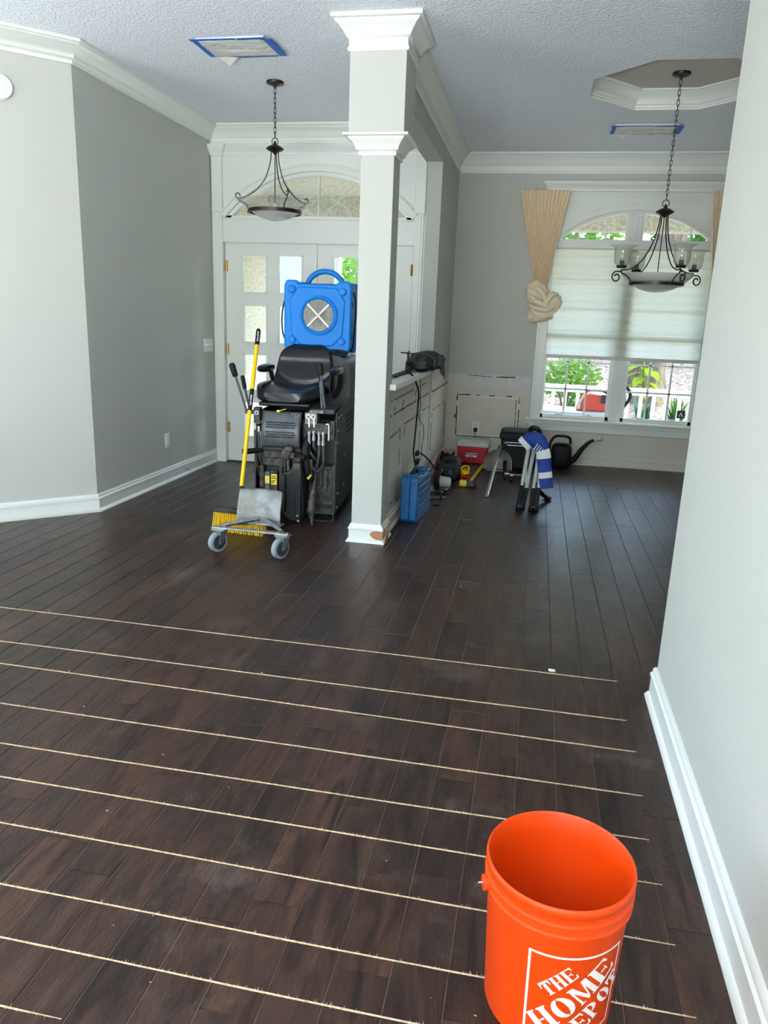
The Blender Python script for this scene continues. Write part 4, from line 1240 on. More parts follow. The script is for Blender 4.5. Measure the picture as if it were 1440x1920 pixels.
B(MB().prism([(-0.055, 0.06), (0.0, 0.02), (0.085, 0.02), (0.10, 0.12), (0.09, 0.34), (0.06, 0.42), (0.02, 0.43), (-0.01, 0.38), (-0.06, 0.37), (-0.075, 0.20)], 'Y', -0.14, -0.02), 'blade_slide', 'black', smooth=False, bevel=0.012)
B(MB().mm((-0.075, -0.165, 0.09), (-0.03, -0.13, 0.36)).mm((0.035, -0.16, 0.06), (0.085, -0.13, 0.40)), 'slide_plate', 'black', bevel=0.008)
B(MB().mm((0.02, -0.15, 0.385), (0.075, -0.08, 0.445)).sphere((0.045, -0.12, 0.46), (0.03, 0.03, 0.026), 12, 8), 'slide_clamp', 'grime', bevel=0.004)
for p in ((0.060, -0.165, 0.075), (0.065, -0.158, 0.036)):
    B(MB().cyl(p, (p[0], p[1] - 0.012, p[2]), 0.009, 8), 'bolt', 'steel')
# foot pegs
B(MB().tube([(-0.235, -0.03, 0.500), (-0.26, -0.05, 0.502), (-0.36, -0.09, 0.492)], [0.016, 0.019, 0.021], 10), 'foot_peg', 'rubber')
B(MB().tube([(0.02, -0.06, 0.490), (0.06, -0.10, 0.488), (0.10, -0.12, 0.478)], [0.016, 0.02, 0.021], 10), 'foot_peg', 'rubber')
B(MB().tube(spline([(0.10, 0.02, 0.62), (0.085, -0.04, 0.52), (0.10, -0.05, 0.40), (0.115, -0.02, 0.30)], 6), 0.030, 10), 'hose_bundle', 'rubber')
B(MB().mm((0.045, -0.01, 0.50), (0.115, 0.12, 0.72)), 'pump_housing', 'black', bevel=0.02, seg=3)
# right valve block
vb = B(MB().mm((0.078, -0.045, 0.705), (0.165, 0.06, 0.785)).mm((0.105, -0.02, 0.78), (0.205, 0.05, 0.803)), 'valve_block', 'valve', bevel=0.004)
B(MB().mm((0.072, -0.035, 0.640), (0.275, 0.05, 0.715)), 'valve_manifold', 'grime', vb, bevel=0.006)
for x in (0.105, 0.140):
    B(MB().torus((x, -0.050, 0.760), 0.0135, 0.0045, 16, 6, Matrix.Rotation(PI / 2, 3, 'X')), 'valve_ring', 'alu', vb)
    B(MB().box((x + 0.006, -0.052, 0.718), (0.012, 0.008, 0.062), (0, -0.06, 0)), 'valve_lever', 'alu', vb, bevel=0.002)
B(MB().tube([(0.230, -0.04, 0.71), (0.245, -0.045, 0.715), (0.250, -0.045, 0.70), (0.250, -0.045, 0.60)], 0.006, 6), 'bent_rod', 'alu', vb)
B(MB().mm((0.255, -0.03, 0.60), (0.288, 0.06, 0.735)), 'valve_side_plate', 'dark', vb, bevel=0.003)
hs = [(0.108, 0.655, 0.565), (0.140, 0.660, 0.590), (0.178, 0.655, 0.560), (0.208, 0.655, 0.560)]
ends = [((0.150, -0.02, 0.46), (0.190, 0.03, 0.42)), ((0.160, -0.01, 0.52), (0.175, 0.02, 0.47)), ((0.165, -0.03, 0.40), (0.150, 0.04, 0.36)), ((0.212, -0.03, 0.42), (0.180, 0.03, 0.34))]
for (x, z0, z1), (e1, e2) in zip(hs, ends):
    h_ = B(MB().tube(spline([(x, -0.025, z1 + 0.01), (x + 0.004, -0.03, z1 - 0.05), e1, e2], 7), 0.0105, 8), 'hydraulic_hose', 'hose')
    B(MB().tube([(x, -0.025, z0 + 0.0), (x, -0.025, z0 - 0.02), (x, -0.025, z0 - 0.022), (x, -0.025, z1 + 0.03), (x, -0.025, z1 + 0.028), (x, -0.025, z1)], [0.013, 0.013, 0.010, 0.010, 0.0125, 0.0125], 8), 'hose_fitting', 'steel', h_)
B(MB().tube(spline([(0.100, -0.03, 0.45), (0.140, -0.05, 0.40), (0.170, -0.03, 0.37), (0.205, 0.0, 0.42)], 6), 0.010, 8), 'hydraulic_hose', 'hose')
B(MB().sphere((0.092, -0.01, 0.575), (0.016, 0.014, 0.02), 10, 8), 'red_cap', 'red')
# weight box at lower right and its runner
wb = B(MB().mm((0.095, 0.02, 0.045), (0.286, 0.16, 0.40)), 'weight_box', 'grime', bevel=0.004)
for i in range(5):
    B(MB().mm((0.108 + 0.038 * i, -0.005, 0.24), (0.122 + 0.038 * i, 0.03, 0.385)), 'weight_rib', 'grime', wb, bevel=0.003)
B(MB().mm((0.095, 0.0, 0.105), (0.29, 0.03, 0.118)).mm((0.275, -0.008, 0.05), (0.296, 0.03, 0.42)), 'weight_frame', 'dark', wb, bevel=0.002)
fr = MB().tube([(0.150, -0.03, 0.008), (0.280, -0.03, 0.008), (0.290, -0.03, 0.018), (0.290, -0.03, 0.085)], 0.006, 6)
fr.tube([(0.110, -0.02, 0.085), (0.112, -0.03, 0.03), (0.150, -0.03, 0.008)], 0.006, 6).mm((0.12, -0.03, 0.003), (0.285, 0.10, 0.010)).mm((0.10, 0.0, 0.0885), (0.29, 0.06, 0.1))
B(fr, 'runner_shoe', 'grime')
# jack leg
B(MB().tube([(0.160, -0.14, 0.004), (0.158, -0.14, 0.02), (0.155, -0.13, 0.10)], [0.012, 0.012, 0.018], 12).tube([(0.155, -0.13, 0.098), (0.154, -0.129, 0.108), (0.153, -0.128, 0.135), (0.152, -0.122, 0.16), (0.165, -0.10, 0.29), (0.170, -0.09, 0.33)], [0.036, 0.038, 0.030, 0.030, 0.010, 0.006], 16), 'jack_leg', 'grime')
B(MB().box((0.118, -0.058, 0.335), (0.018, 0.012, 0.04), (0, 0.6, 0)), 'hazard_tab', 'ysticker', bevel=0.002)
B(MB().mm((0.10, -0.06, 0.34), (0.14, 0.02, 0.46)), 'jack_mount', 'grime', bevel=0.006)
# drive wheels
for x in (-0.22, 0.20):
    w_ = B(MB().cyl((x - 0.045, 0.62, 0.13), (x + 0.045, 0.62, 0.13), 0.13, 28), 'drive_wheel', 'rubber', bevel=0.012)
for x in (-0.18, 0.16):
    B(MB().cyl((x - 0.025, 1.20, 0.075), (x + 0.025, 1.20, 0.075), 0.075, 20), 'rear_caster', 'rubber', bevel=0.008)
B(MB().mm((0.17, -0.01, 0.778), (0.28, 0.35, 0.812)), 'fender', 'dark', bevel=0.004)

# ------------------------------------------------------------------ blue air mover on the hood
am = thing('air_mover', 'bright blue air scrubber box with round filter, set behind the scraper seat', 'air mover', (-1.676, 5.74, 1.156), math.radians(4.3))
def A(m, name, mt, parent=am, **k):
    return m.build(name, mt, parent, world=False, **k)
out = [(-0.262, 0.055), (-0.235, 0.0), (-0.165, 0.0), (-0.135, 0.030), (0.135, 0.030), (0.165, 0.0), (0.235, 0.0), (0.262, 0.055), (0.262, 0.50), (0.245, 0.545), (0.165, 0.545), (0.145, 0.520), (-0.145, 0.520), (-0.165, 0.545), (-0.245, 0.545), (-0.262, 0.50)]
A(MB().prism(out, 'Y', 0.0, 0.05), 'front_shell', 'blue', smooth=True, bevel=0.014, seg=3)
A(MB().prism([(x * 0.955, 0.022 + z * 0.93) for x, z in out], 'Y', 0.05, 0.36), 'body', 'blue', bevel=0.01)
A(MB().prism(out, 'Y', 0.36, 0.41), 'rear_shell', 'blue', bevel=0.014, seg=3)
A(MB().prism([(-0.12, 0.06), (0.12, 0.06), (0.20, 0.14), (0.215, 0.40), (0.15, 0.495), (-0.15, 0.495), (-0.215, 0.40), (-0.20, 0.14)], 'Y', -0.010, 0.01), 'raised_panel', 'blue', bevel=0.008)
RX = Matrix.Rotation(PI / 2, 3, 'X')
A(MB().lathe([(0.118, 0.010), (0.122, 0.024), (0.134, 0.032), (0.146, 0.028), (0.150, 0.008), (0.118, 0.010)], 48, (0.012, 0.002, 0.288), RX), 'grille_ring', 'blue')
flt = MB()
n_ = 26
for i in range(n_):
    x = -0.118 + 0.236 * (i + 0.5) / n_
    hgt = math.sqrt(max(0.0, 0.119 ** 2 - x * x))
    if hgt < 0.01: continue
    w = 0.236 / n_ / 2
    flt.add([(0.012 + x - w, -0.010, 0.288 - hgt), (0.012 + x, -0.021, 0.288 - hgt), (0.012 + x + w, -0.010, 0.288 - hgt), (0.012 + x - w, -0.010, 0.288 + hgt), (0.012 + x, -0.021, 0.288 + hgt), (0.012 + x + w, -0.010, 0.288 + hgt)], [(0, 1, 4, 3), (1, 2, 5, 4)])
A(flt, 'pleated_filter', 'filter', smooth=False)
for sg in (1, -1):
    A(MB().box((0.012, -0.026, 0.288), (0.236, 0.006, 0.013), (0, sg * PI / 4, 0)), 'cross_bar', 'white', smooth=False)
for (x, z) in ((-0.200, 0.478), (0.195, 0.466), (-0.195, 0.100), (0.192, 0.098)):
    A(MB().lathe([(0, 0.024), (0.022, 0.024), (0.028, 0.018), (0.030, 0.0)], 20, (x, 0.004, z), RX), 'foot_pad', 'blue')
A(MB().tube(spline([(-0.125, 0.20, 0.50), (-0.105, 0.20, 0.56), (-0.05, 0.20, 0.606), (0.02, 0.20, 0.622), (0.09, 0.20, 0.606), (0.145, 0.20, 0.56), (0.165, 0.20, 0.50)], 6), 0.021, 12), 'carry_handle', 'blue')
A(MB().mm((-0.13, 0.05, 0.510), (0.13, 0.30, 0.525)), 'control_strip', 'hub', bevel=0.004)
A(MB().mm((0.155, 0.10, 0.52), (0.175, 0.14, 0.545)), 'control_knob', 'rubber', bevel=0.004)
for z in (0.11, 0.36):
    A(MB().mm((0.250, 0.10, z), (0.262, 0.14, z + 0.045)), 'latch', 'blue', bevel=0.004)
A(MB().tube(spline([(-0.255, 0.12, 0.46), (-0.285, 0.10, 0.38), (-0.300, 0.09, 0.27), (-0.295, 0.09, 0.16), (-0.275, 0.10, 0.09), (-0.240, 0.08, 0.03)], 7), 0.006, 8), 'cord', 'rubber')
A(MB().tube(spline([(-0.252, 0.14, 0.45), (-0.270, 0.12, 0.36), (-0.280, 0.11, 0.24), (-0.268, 0.10, 0.12), (-0.245, 0.12, 0.05)], 7), 0.006, 8), 'cord', 'rubber')
A(MB().tube(spline([(0.252, 0.16, 0.47), (0.275, 0.14, 0.38), (0.272, 0.13, 0.22), (0.262, 0.14, 0.08), (0.24, 0.16, 0.02)], 7), 0.006, 8), 'cord', 'rubber')
# coiled cord lump in front of it
MB().tube(spline([(-1.62, 5.70, 1.18), (-1.52, 5.69, 1.165), (-1.45, 5.70, 1.155), (-1.43, 5.715, 1.175), (-1.50, 5.71, 1.185), (-1.58, 5.70, 1.17), (-1.50, 5.70, 1.19)], 7), 0.010, 8).build('coiled_cord', 'rubber', None, loc=(-1.52, 5.70, 1.155), label='black cord tucked between scraper seat and blue air box', cat='cord')

# ------------------------------------------------------------------ push broom
bt, bs_ = Vector((-1.992, 5.32, 1.336)), Vector((-1.885, 4.665, 0.235))
br = thing('push_broom', 'yellow and black push broom leaning on the scraper', 'broom', (-1.90, 4.63, 0))
def bp(t):
    return bs_ + (bt - bs_) * t
def seg_(a, b, r, nm, mt, par=br, n=12):
    return MB().tube([bp(a), bp(b)], r, n).build(nm, mt, par, bevel=0.002)
seg_(0.0, 0.50, 0.0140, 'lower_handle', 'yellow')
seg_(0.495, 0.625, 0.0152, 'black_sleeve', 'black')
seg_(0.62, 0.905, 0.0150, 'upper_handle', 'yellow')
g_ = MB().tube([bp(0.895), bp(0.90), bp(0.985), bp(0.996), bp(1.0)], [0.0155, 0.0165, 0.0170, 0.0125, 0.004], 14).build('grip', 'rubber', br)
# lettering along grip and sleeve
def text_mesh(txt, size, bold=0.0):
    cu = bpy.data.curves.new('t', 'FONT')
    cu.body = txt; cu.size = size; cu.offset = bold; cu.align_x = 'CENTER'; cu.align_y = 'CENTER'
    o = bpy.data.objects.new('t', cu); COL.objects.link(o)
    bpy.context.view_layer.update()
    me = bpy.data.meshes.new_from_object(o)
    v = [tuple(p.co) for p in me.vertices]; f = [tuple(p.vertices) for p in me.polygons]
    bpy.data.objects.remove(o); bpy.data.curves.remove(cu); bpy.data.meshes.remove(me)
    return v, f
ax = (bt - bs_).normalized()
to_cam = (Vector((0, 0, CAMH)) - bt); to_cam = (to_cam - ax * to_cam.dot(ax)).normalized()
side = ax.cross(to_cam)
tv, tf = text_mesh('Quickie JOBSITE', 0.016, 0.0006)
for (t, par, rad) in ((0.945, g_, 0.0172), (0.555, None, 0.0158)):
    c = bp(t)
    MB().add([c + ax * (p[0] * 0.72) + side * (-p[1] * 0.9) * -1 * -1 + to_cam * rad for p in tv], tf).build('lettering', 'white', par or br, smooth=False)
# socket and head
MB().tube([bp(0.06), bp(0.02), bp(-0.02), Vector((-1.887, 4.64, 0.185)), Vector((-1.888, 4.635, 0.165))], [0.0175, 0.020, 0.021, 0.028, 0.034], 12).build('socket', 'dark', br)
HR = math.radians(-5)
def hd(x, y, z):
    return (-1.88 + math.cos(HR) * x - math.sin(HR) * y, 4.63 + math.sin(HR) * x + math.cos(HR) * y, z)
hb = MB().box((0, 0, 0.148), (0.36, 0.075, 0.034)); hb.v = [hd(*p) for p in hb.v]
hb.build('head_block', 'dark', br, bevel=0.008)
bri = MB()
for i in range(24):
    for j in range(4):
        x = -0.172 + 0.344 * i / 23; y = -0.03 + 0.02 * j
        fx = x * 1.06 + random.uniform(-.003, .003); fy = y * 1.5
        a_, b_ = Vector(hd(x, y, 0.132)), Vector(hd(fx, fy, 0.002))
        bri.tube([a_, b_], [0.0030, 0.0050], 4)
bri.build('bristles', 'bristle', br, smooth=False, kind='stuff')

# ------------------------------------------------------------------ caster dolly with the steel scoop plate
dl = thing('caster_dolly', 'steel caster dolly carrying a dusty bent plate in front of the scraper', 'dolly', (-1.64, 4.25, 0))
MB().box((-1.64, 4.215, 0.147), (0.50, 0.045, 0.010), (0, 0, -0.03)).build('cross_bar', 'steel', dl, bevel=0.003)
for sg in (-1, 1):
    MB().tube([(-1.645 + sg * 0.02, 4.42, 0.168), (-1.645 + sg * 0.20, 4.24, 0.152)], 0.014, 4).build('brace_arm', 'steel', dl, smooth=False)
MB().box((-1.655, 4.43, 0.135), (0.30, 0.06, 0.012)).build('plate_rest', 'steel', dl, bevel=0.003)
pl = []
def plate_pt(u, v):
    x = -1.795 + 0.285 * u
    z = 0.125 + 0.225 * v
    y = 4.43 + 0.06 * v * v - 0.006 * math.sin(PI * v) + (-0.050 * max(0, 0.42 - u) / 0.42 if u < 0.42 else -0.045 * (u - 0.42))
    # rounded upper right corner
    if u > 0.86 and v > 0.86:
        du, dv = (u - 0.86) / 0.14, (v - 0.86) / 0.14
        L = math.hypot(du, dv)
        if L > 1:
            x = -1.795 + 0.285 * (0.86 + 0.14 * du / L); z = 0.125 + 0.225 * (0.86 + 0.14 * dv / L)
    return (x, y, z)
o_ = MB().grid(plate_pt, 28, 20).build('scoop_plate', 'dirty', dl, angle=20)
so = o_.modifiers.new('solid', 'SOLIDIFY'); so.thickness = 0.007
def caster(x, y, ang, nm):
    ca, sa = math.cos(ang), math.sin(ang)
    axd = Vector((ca, sa, 0)); fw = Vector((-sa, ca, 0))
    c = Vector((x, y, 0.063))
    cs = MB().tube([c - axd * 0.018, c - axd * 0.015, c + axd * 0.015, c + axd * 0.018], [0.056, 0.063, 0.063, 0.056], 32).build('caster_wheel', 'tread', dl)
    MB().tube([c - axd * 0.0195, c + axd * 0.0195], 0.046, 28).build('wheel_hub', 'hub', cs)
    MB().tube([c - axd * 0.034, c + axd * 0.034], 0.009, 10).build('axle', 'steel', cs)
    fk = MB()
    for s in (-1, 1):
        p = c + axd * 0.028 * s
        top = Vector((x, y, 0.128)) + fw * 0.022
        vs = [p - fw * 0.014 - Vector((0, 0, .012)), p + fw * 0.014 - Vector((0, 0, .012)), top + axd * 0.028 * s + fw * 0.026, top + axd * 0.028 * s - fw * 0.026]
        vs2 = [v + axd * 0.004 * s for v in vs]
        fk.add(vs + vs2, [(0, 1, 2, 3), (4, 5, 6, 7), (0, 1, 5, 4), (1, 2, 6, 5), (2, 3, 7, 6), (3, 0, 4, 7)])
    top = Vector((x, y, 0.130)) + fw * 0.022
    fk.box(top, (0.066, 0.060, 0.005), (0, 0, ang))
    fk.build('fork', 'steel', cs, smooth=False)
    MB().cyl(top, top + Vector((0, 0, 0.014)), 0.022, 16).box(top + Vector((0, 0, 0.011)), (0.085, 0.07, 0.005), (0, 0, ang * 0.3)).build('swivel_plate', 'steel', cs)
    for dx in (-0.03, 0.03):
        MB().cyl(top + Vector((dx, 0, 0.01)), top + Vector((dx, 0, 0.030)), 0.006, 6).build('mount_bolt', 'steel', cs)
caster(-1.845, 4.19, math.radians(-28), 'a')
caster(-1.433, 4.175, math.radians(-26), 'b')

# ------------------------------------------------------------------ blue tool case
tc_ = thing('tool_case', 'scuffed blue plastic tool case standing on edge by the half wall', 'tool case', (-0.800, 5.46, 0), math.radians(-4.8))
def T(m, name, mt, parent=tc_, **k):
    return m.build(name, mt, parent, world=False, **k)
def tcp(x0, x1):
    return [(-0.225, 0.025), (-0.205, 0.0), (0.205, 0.0), (0.225, 0.025), (0.225, 0.325), (0.205, 0.345), (0.10, 0.345), (0.085, 0.330), (-0.085, 0.330), (-0.10, 0.345), (-0.205, 0.345), (-0.225, 0.325)]
T(MB().prism(tcp(0, 0), 'X', -0.063, 0.0), 'left_shell', 'case', bevel=0.006, seg=3)
rs = T(MB().prism(tcp(0, 0), 'X', 0.0, 0.060), 'right_shell', 'case', bevel=0.010, seg=3)
for i in range(6):
    z = 0.055 + i * 0.048
    T(MB().prism([(-0.195, z), (0.195, z), (0.190, z + 0.020), (-0.190, z + 0.020)], 'X', 0.058, 0.066), 'rib', 'case', rs, bevel=0.003)
T(MB().mm((0.060, -0.11, 0.13), (0.0672, 0.10, 0.215)), 'logo_panel', 'case', rs, bevel=0.002)
T(MB().tube(spline([(0, -0.17, 0.338), (0, -0.165, 0.362), (0, -0.13, 0.372), (0, -0.05, 0.372), (0, -0.015, 0.362), (0, -0.01, 0.335)], 5), 0.011, 10), 'carry_handle', 'rubber')
for y in (-0.15, 0.13):
    T(MB().mm((-0.03, y - 0.03, 0.332), (0.03, y + 0.03, 0.352)), 'latch', 'case', bevel=0.004)

# ------------------------------------------------------------------ cords over the half wall
MB().tube(spline([(-0.965, 5.30, 1.042), (-0.945, 5.46, 1.050), (-0.905, 5.56, 1.055), (-0.882, 5.66, 1.00), (-0.88, 5.85, 0.90), (-0.885, 5.90, 0.80), (-0.888, 5.87, 0.65), (-0.886, 5.80, 0.50), (-0.882, 5.76, 0.42), (-0.860, 5.755, 0.30), (-0.862, 5.75, 0.12), (-0.845, 5.76, 0.012), (-0.76, 5.79, 0.010)], 8), 0.0068, 8).build('draped_cable', 'rubber', None, loc=(-0.86, 5.75, 0), label='thick black cable hanging over the half wall to the tool case', cat='cord')
ad_ = thing('cord_adapters', 'two black plug adapters hanging on the cord above the tool case', 'adapter', (-0.865, 5.80, 0.36))
MB().box((-0.862, 5.82, 0.415), (0.030, 0.055, 0.034), (0.2, 0, 0)).build('plug_body', 'rubber', ad_, bevel=0.006)
MB().box((-0.862, 5.84, 0.345), (0.034, 0.085, 0.036), (0.1, 0, 0)).build('plug_body', 'rubber', ad_, bevel=0.006)
MB().tube(spline([(-0.890, 5.96, 1.045), (-0.882, 5.96, 0.92), (-0.884, 5.99, 0.83), (-0.886, 6.06, 0.765), (-0.886, 5.97, 0.71), (-0.886, 6.05, 0.64), (-0.886, 6.25, 0.58), (-0.886, 6.30, 0.48), (-0.886, 6.22, 0.40), (-0.880, 6.20, 0.34), (-0.868, 6.05, 0.325), (-0.862, 5.89, 0.34)], 8), 0.0028, 6).build('thin_cord', 'rubber', None, loc=(-0.88, 6.0, 0.33), label='thin wavy black wire hanging down the half wall', cat='cord')
MB().tube(spline([(-0.862, 5.85, 0.415), (-0.84, 5.90, 0.40), (-0.79, 5.95, 0.35), (-0.735, 5.97, 0.27), (-0.70, 5.97, 0.17), (-0.672, 5.95, 0.06), (-0.665, 5.90, 0.009), (-0.685, 5.83, 0.008), (-0.71, 5.80, 0.009)], 8), 0.0068, 8).build('looping_cord', 'rubber', ad_)
MB().tube([(-0.80, 6.02, 0.009), (-0.645, 6.115, 0.009)], 0.008, 8).build('wooden_stick', 'galv', None, bevel=0.002, loc=(-0.72, 6.07, 0), label='short thin rod lying on the floor behind the tool case', cat='rod')

# ------------------------------------------------------------------ folded tarp and bar clamp on the ledge
def tarp(u, v):
    a = 2 * PI * u
    ca, sa = math.cos(a), math.sin(a)
    y = 6.02 + 0.70 * v
    w = 0.105 + 0.03 * v; h = 0.062 + 0.018 * v
    e = (math.sin(PI * min(max(v, 0.015), 0.985))) ** 0.18
    x = -0.915 + 0.02 * v + w * e * math.copysign(abs(ca) ** 0.6, ca)
    z = 1.100 + h * e * math.copysign(abs(sa) ** 0.6, sa)
    x += 0.028 * noise.noise(Vector((y * 6, a * 1.5, 1))); z += 0.030 * noise.noise(Vector((y * 7, a * 1.6, 4))) * (1 if sa > -0.3 else 0.2)
    if ca > 0.1: x += 0.006 * math.sin(z * 260)
    return (x, y, max(z, 1.033))
tm = MB().grid(tarp, 44, 36, cu=True)
tm.f.append(tuple(range(44))); tm.f.append(tuple(range(36 * 44, 37 * 44)))
tp = thing('folded_tarp', 'folded navy tarp bundle resting on the half-wall ledge', 'tarp', (-0.92, 6.35, 1.033))
tm.build('bundle', 'navy', tp, angle=70)
fl = MB().grid(lambda u, v: (-0.800 + 0.012 * math.sin(u * 9) + 0.01 * v, 6.42 + 0.32 * u + 0.02 * v, 1.09 - (0.05 + 0.11 * u ** 1.5) * v), 14, 8).build('hanging_flap', 'navy', tp)
so = fl.modifiers.new('solid', 'SOLIDIFY'); so.thickness = 0.006
MB().tube(spline([(-1.02, 6.12, 1.06), (-0.99, 6.12, 1.165), (-0.90, 6.13, 1.178), (-0.815, 6.13, 1.14), (-0.805, 6.12, 1.06)], 6), 0.009, 6, flat=0.4).build('strap', 'black', tp)
bc = thing('bar_clamp', 'black bar clamp lying on the half-wall ledge beside the tarp', 'clamp', (-1.0, 5.6, 1.033))
MB().box((-0.995, 5.55, 1.045), (0.016, 1.0, 0.022)).build('bar', 'black', bc, bevel=0.002)
MB().box((-0.985, 5.98, 1.075), (0.05, 0.06, 0.08)).cyl((-0.985, 5.955, 1.10), (-0.985, 5.90, 1.115), 0.016, 10).build('jaw', 'rubber', bc, bevel=0.006)
MB().tube([(-0.985, 5.95, 1.04), (-0.985, 5.95, 1.20)], 0.006, 8).tube([(-1.05, 5.95, 1.185), (-0.945, 5.95, 1.18)], 0.005, 8).build('screw_handle', 'black', bc)

# ------------------------------------------------------------------ red cooler
ck = thing('cooler', 'small red cooler with white lid by the far wall', 'cooler', (-0.575, 7.87, 0))
def frus(x0, x1, y0, y1, z0, z1, t):
    return [(x0 + t, y0 + t, z0), (x1 - t, y0 + t, z0), (x1 - t, y1 - t, z0), (x0 + t, y1 - t, z0), (x0, y0, z1), (x1, y0, z1), (x1, y1, z1), (x0, y1, z1)], [(0, 1, 2, 3), (4, 5, 6, 7), (0, 1, 5, 4), (1, 2, 6, 5), (2, 3, 7, 6), (3, 0, 4, 7)]
body = MB().add(*frus(-0.735, -0.415, 7.76, 7.98, 0.0, 0.178, 0.014)).build('body', 'red', ck, bevel=0.012, seg=3)
MB().mm((-0.742, 7.752, 0.176), (-0.408, 7.988, 0.232)).build('lid', 'offw', ck, bevel=0.010, seg=3)
MB().mm((-0.70, 7.79, 0.230), (-0.45, 7.95, 0.244)).build('lid_panel', 'offw', ck, bevel=0.006)
lb = MB().mm((-0.640, 7.7605, 0.072), (-0.525, 7.768, 0.112)).build('label_plate', 'white', body, smooth=False, label='small white and blue maker label')
for x0, x1, z0, z1, mt in ((-0.636, -0.615, 0.088, 0.108, 'case'), (-0.61, -0.555, 0.096, 0.106, 'red'), (-0.61, -0.56, 0.078, 0.088, 'case'), (-0.552, -0.53, 0.09, 0.106, 'navy')):
    MB().mm((x0, 7.7585, z0), (x1, 7.762, z1)).build('label_print', mt, body, smooth=False)

# ------------------------------------------------------------------ tool bag with ropes
bgx, bgy = -0.725, 6.98
bg = thing('tool_bag', 'bulging dark green tool bag with coiled cords, left of the cooler', 'bag', (bgx, bgy, 0))
MB().sphere((bgx, bgy, 0.095), (0.112, 0.175, 0.100), 36, 22, lambda p: Vector((math.copysign(abs(p.x) ** 0.42, p.x) * (1 - 0.14 * p.z), math.copysign(abs(p.y) ** 0.42, p.y) * (1 - 0.10 * p.z), math.copysign(abs(p.z) ** 0.5, p.z))) * (1 + 0.10 * noise.noise(p * 2.1))).build('body', 'bag', bg)
MB().sphere((bgx + 0.01, bgy - 0.12, 0.190), (0.075, 0.05, 0.035), 20, 12, lambda p: p * (1 + 0.25 * noise.noise(p * 2.5))).build('top_flap', 'bag', bg)
for k, (dx, dy, hh, mt) in enumerate(((-0.06, 0.03, 0.245, 'rubber'), (-0.02, 0.07, 0.232, 'red'), (0.03, 0.05, 0.238, 'black'), (0.05, -0.02, 0.225, 'galv'))):
    MB().tube([(bgx + dx, bgy + dy, 0.15), (bgx + dx * 1.2, bgy + dy - 0.03, hh)], [0.011, 0.014], 8).build('tool_handle', mt, bg)
MB().mm((bgx - 0.05, bgy - 0.185, 0.03), (bgx + 0.06, bgy - 0.13, 0.125)).build('front_pocket', 'bag', bg, bevel=0.015, seg=3)
MB().tube(spline([(bgx - 0.07, bgy - 0.08, 0.18), (bgx - 0.06, bgy - 0.10, 0.225), (bgx + 0.02, bgy - 0.11, 0.235), (bgx + 0.07, bgy - 0.08, 0.18)], 6), 0.012, 8).build('handle', 'rubber', bg)
MB().torus((bgx + 0.035, bgy - 0.188, 0.085), 0.015, 0.003, 18, 6, Matrix.Rotation(PI / 2, 3, 'X')).build('badge_ring', 'galv', bg)
MB().tube(spline([(bgx - 0.12, bgy - 0.10, 0.05), (bgx - 0.115, bgy - 0.06, 0.15), (bgx - 0.09, bgy, 0.22), (bgx - 0.03, bgy + 0.02, 0.225)], 6), 0.009, 8).build('red_strap', 'red', bg)
rp_ = thing('extension_cord', 'yellow and orange extension cord coiled at the tool bag', 'cord', (-0.566, 6.95, 0))
for i in range(4):
    MB().tube([(-0.566 + (0.036) * math.cos(2 * PI * k / 20), 6.95 + 0.085 * math.sin(2 * PI * k / 20), 0.100 - 0.022 * i + 0.012 * math.sin(2 * PI * k / 20 + 1.3 * i)) for k in range(20)], 0.0085, 7, closed=True).build('coil', 'yellow' if i < 3 else 'orange', rp_)
MB().tube([(-0.564 + 0.036 * math.cos(2 * PI * k / 20), 6.94 + 0.09 * math.sin(2 * PI * k / 20), 0.013 + 0.003 * math.sin(k)) for k in range(20)], 0.0085, 7, closed=True).build('coil', 'orange', rp_)
# small circular saw half hidden behind the case
sw_ = thing('circular_saw', 'small grey and black circular saw on the floor behind the tool case', 'saw', (-0.755, 6.42, 0))
MB().box((-0.755, 6.42, 0.008), (0.16, 0.24, 0.008), (0, 0, -0.2)).build('shoe', 'steel', sw_, bevel=0.002)
MB().tube([(-0.785, 6.42, 0.085), (-0.77, 6.42, 0.085), (-0.74, 6.42, 0.085)], [0.070, 0.078, 0.074], 26).build('blade_guard', 'black', sw_)
MB().tube([(-0.742, 6.44, 0.075), (-0.66, 6.44, 0.070), (-0.645, 6.44, 0.070)], [0.045, 0.042, 0.030], 18).build('motor', 'offw', sw_)
MB().tube(spline([(-0.75, 6.36, 0.12), (-0.74, 6.44, 0.165), (-0.735, 6.53, 0.14), (-0.735, 6.56, 0.07)], 6), 0.016, 8).build('handle', 'rubber', sw_)
MB().torus((-0.70, 6.28, 0.012), 0.055, 0.008, 22, 6).build('cable_coil', 'rubber', sw_)

# ------------------------------------------------------------------ hammer
hm_ = thing('hammer', 'yellow-handled hammer lying on the floor before the cooler', 'hammer', (-0.482, 7.1, 0))
MB().tube([(-0.507, 6.66, 0.020), (-0.502, 6.72, 0.020), (-0.472, 7.2, 0.018), (-0.444, 7.62, 0.018)], [0.012, 0.014, 0.016, 0.017], 10).build('handle', 'yellow', hm_)
MB().box((-0.487, 6.635, 0.028), (0.075, 0.050, 0.050), (0, 0, 0.08)).tube([(-0.450, 6.635, 0.028), (-0.434, 6.64, 0.028)], 0.026, 12).build('head', 'grime', hm_, bevel=0.006)
MB().tube([(-0.524, 6.632, 0.028), (-0.572, 6.626, 0.028), (-0.584, 6.625, 0.028)], [0.030, 0.032, 0.026], 16).build('soft_face', 'ysticker', hm_)

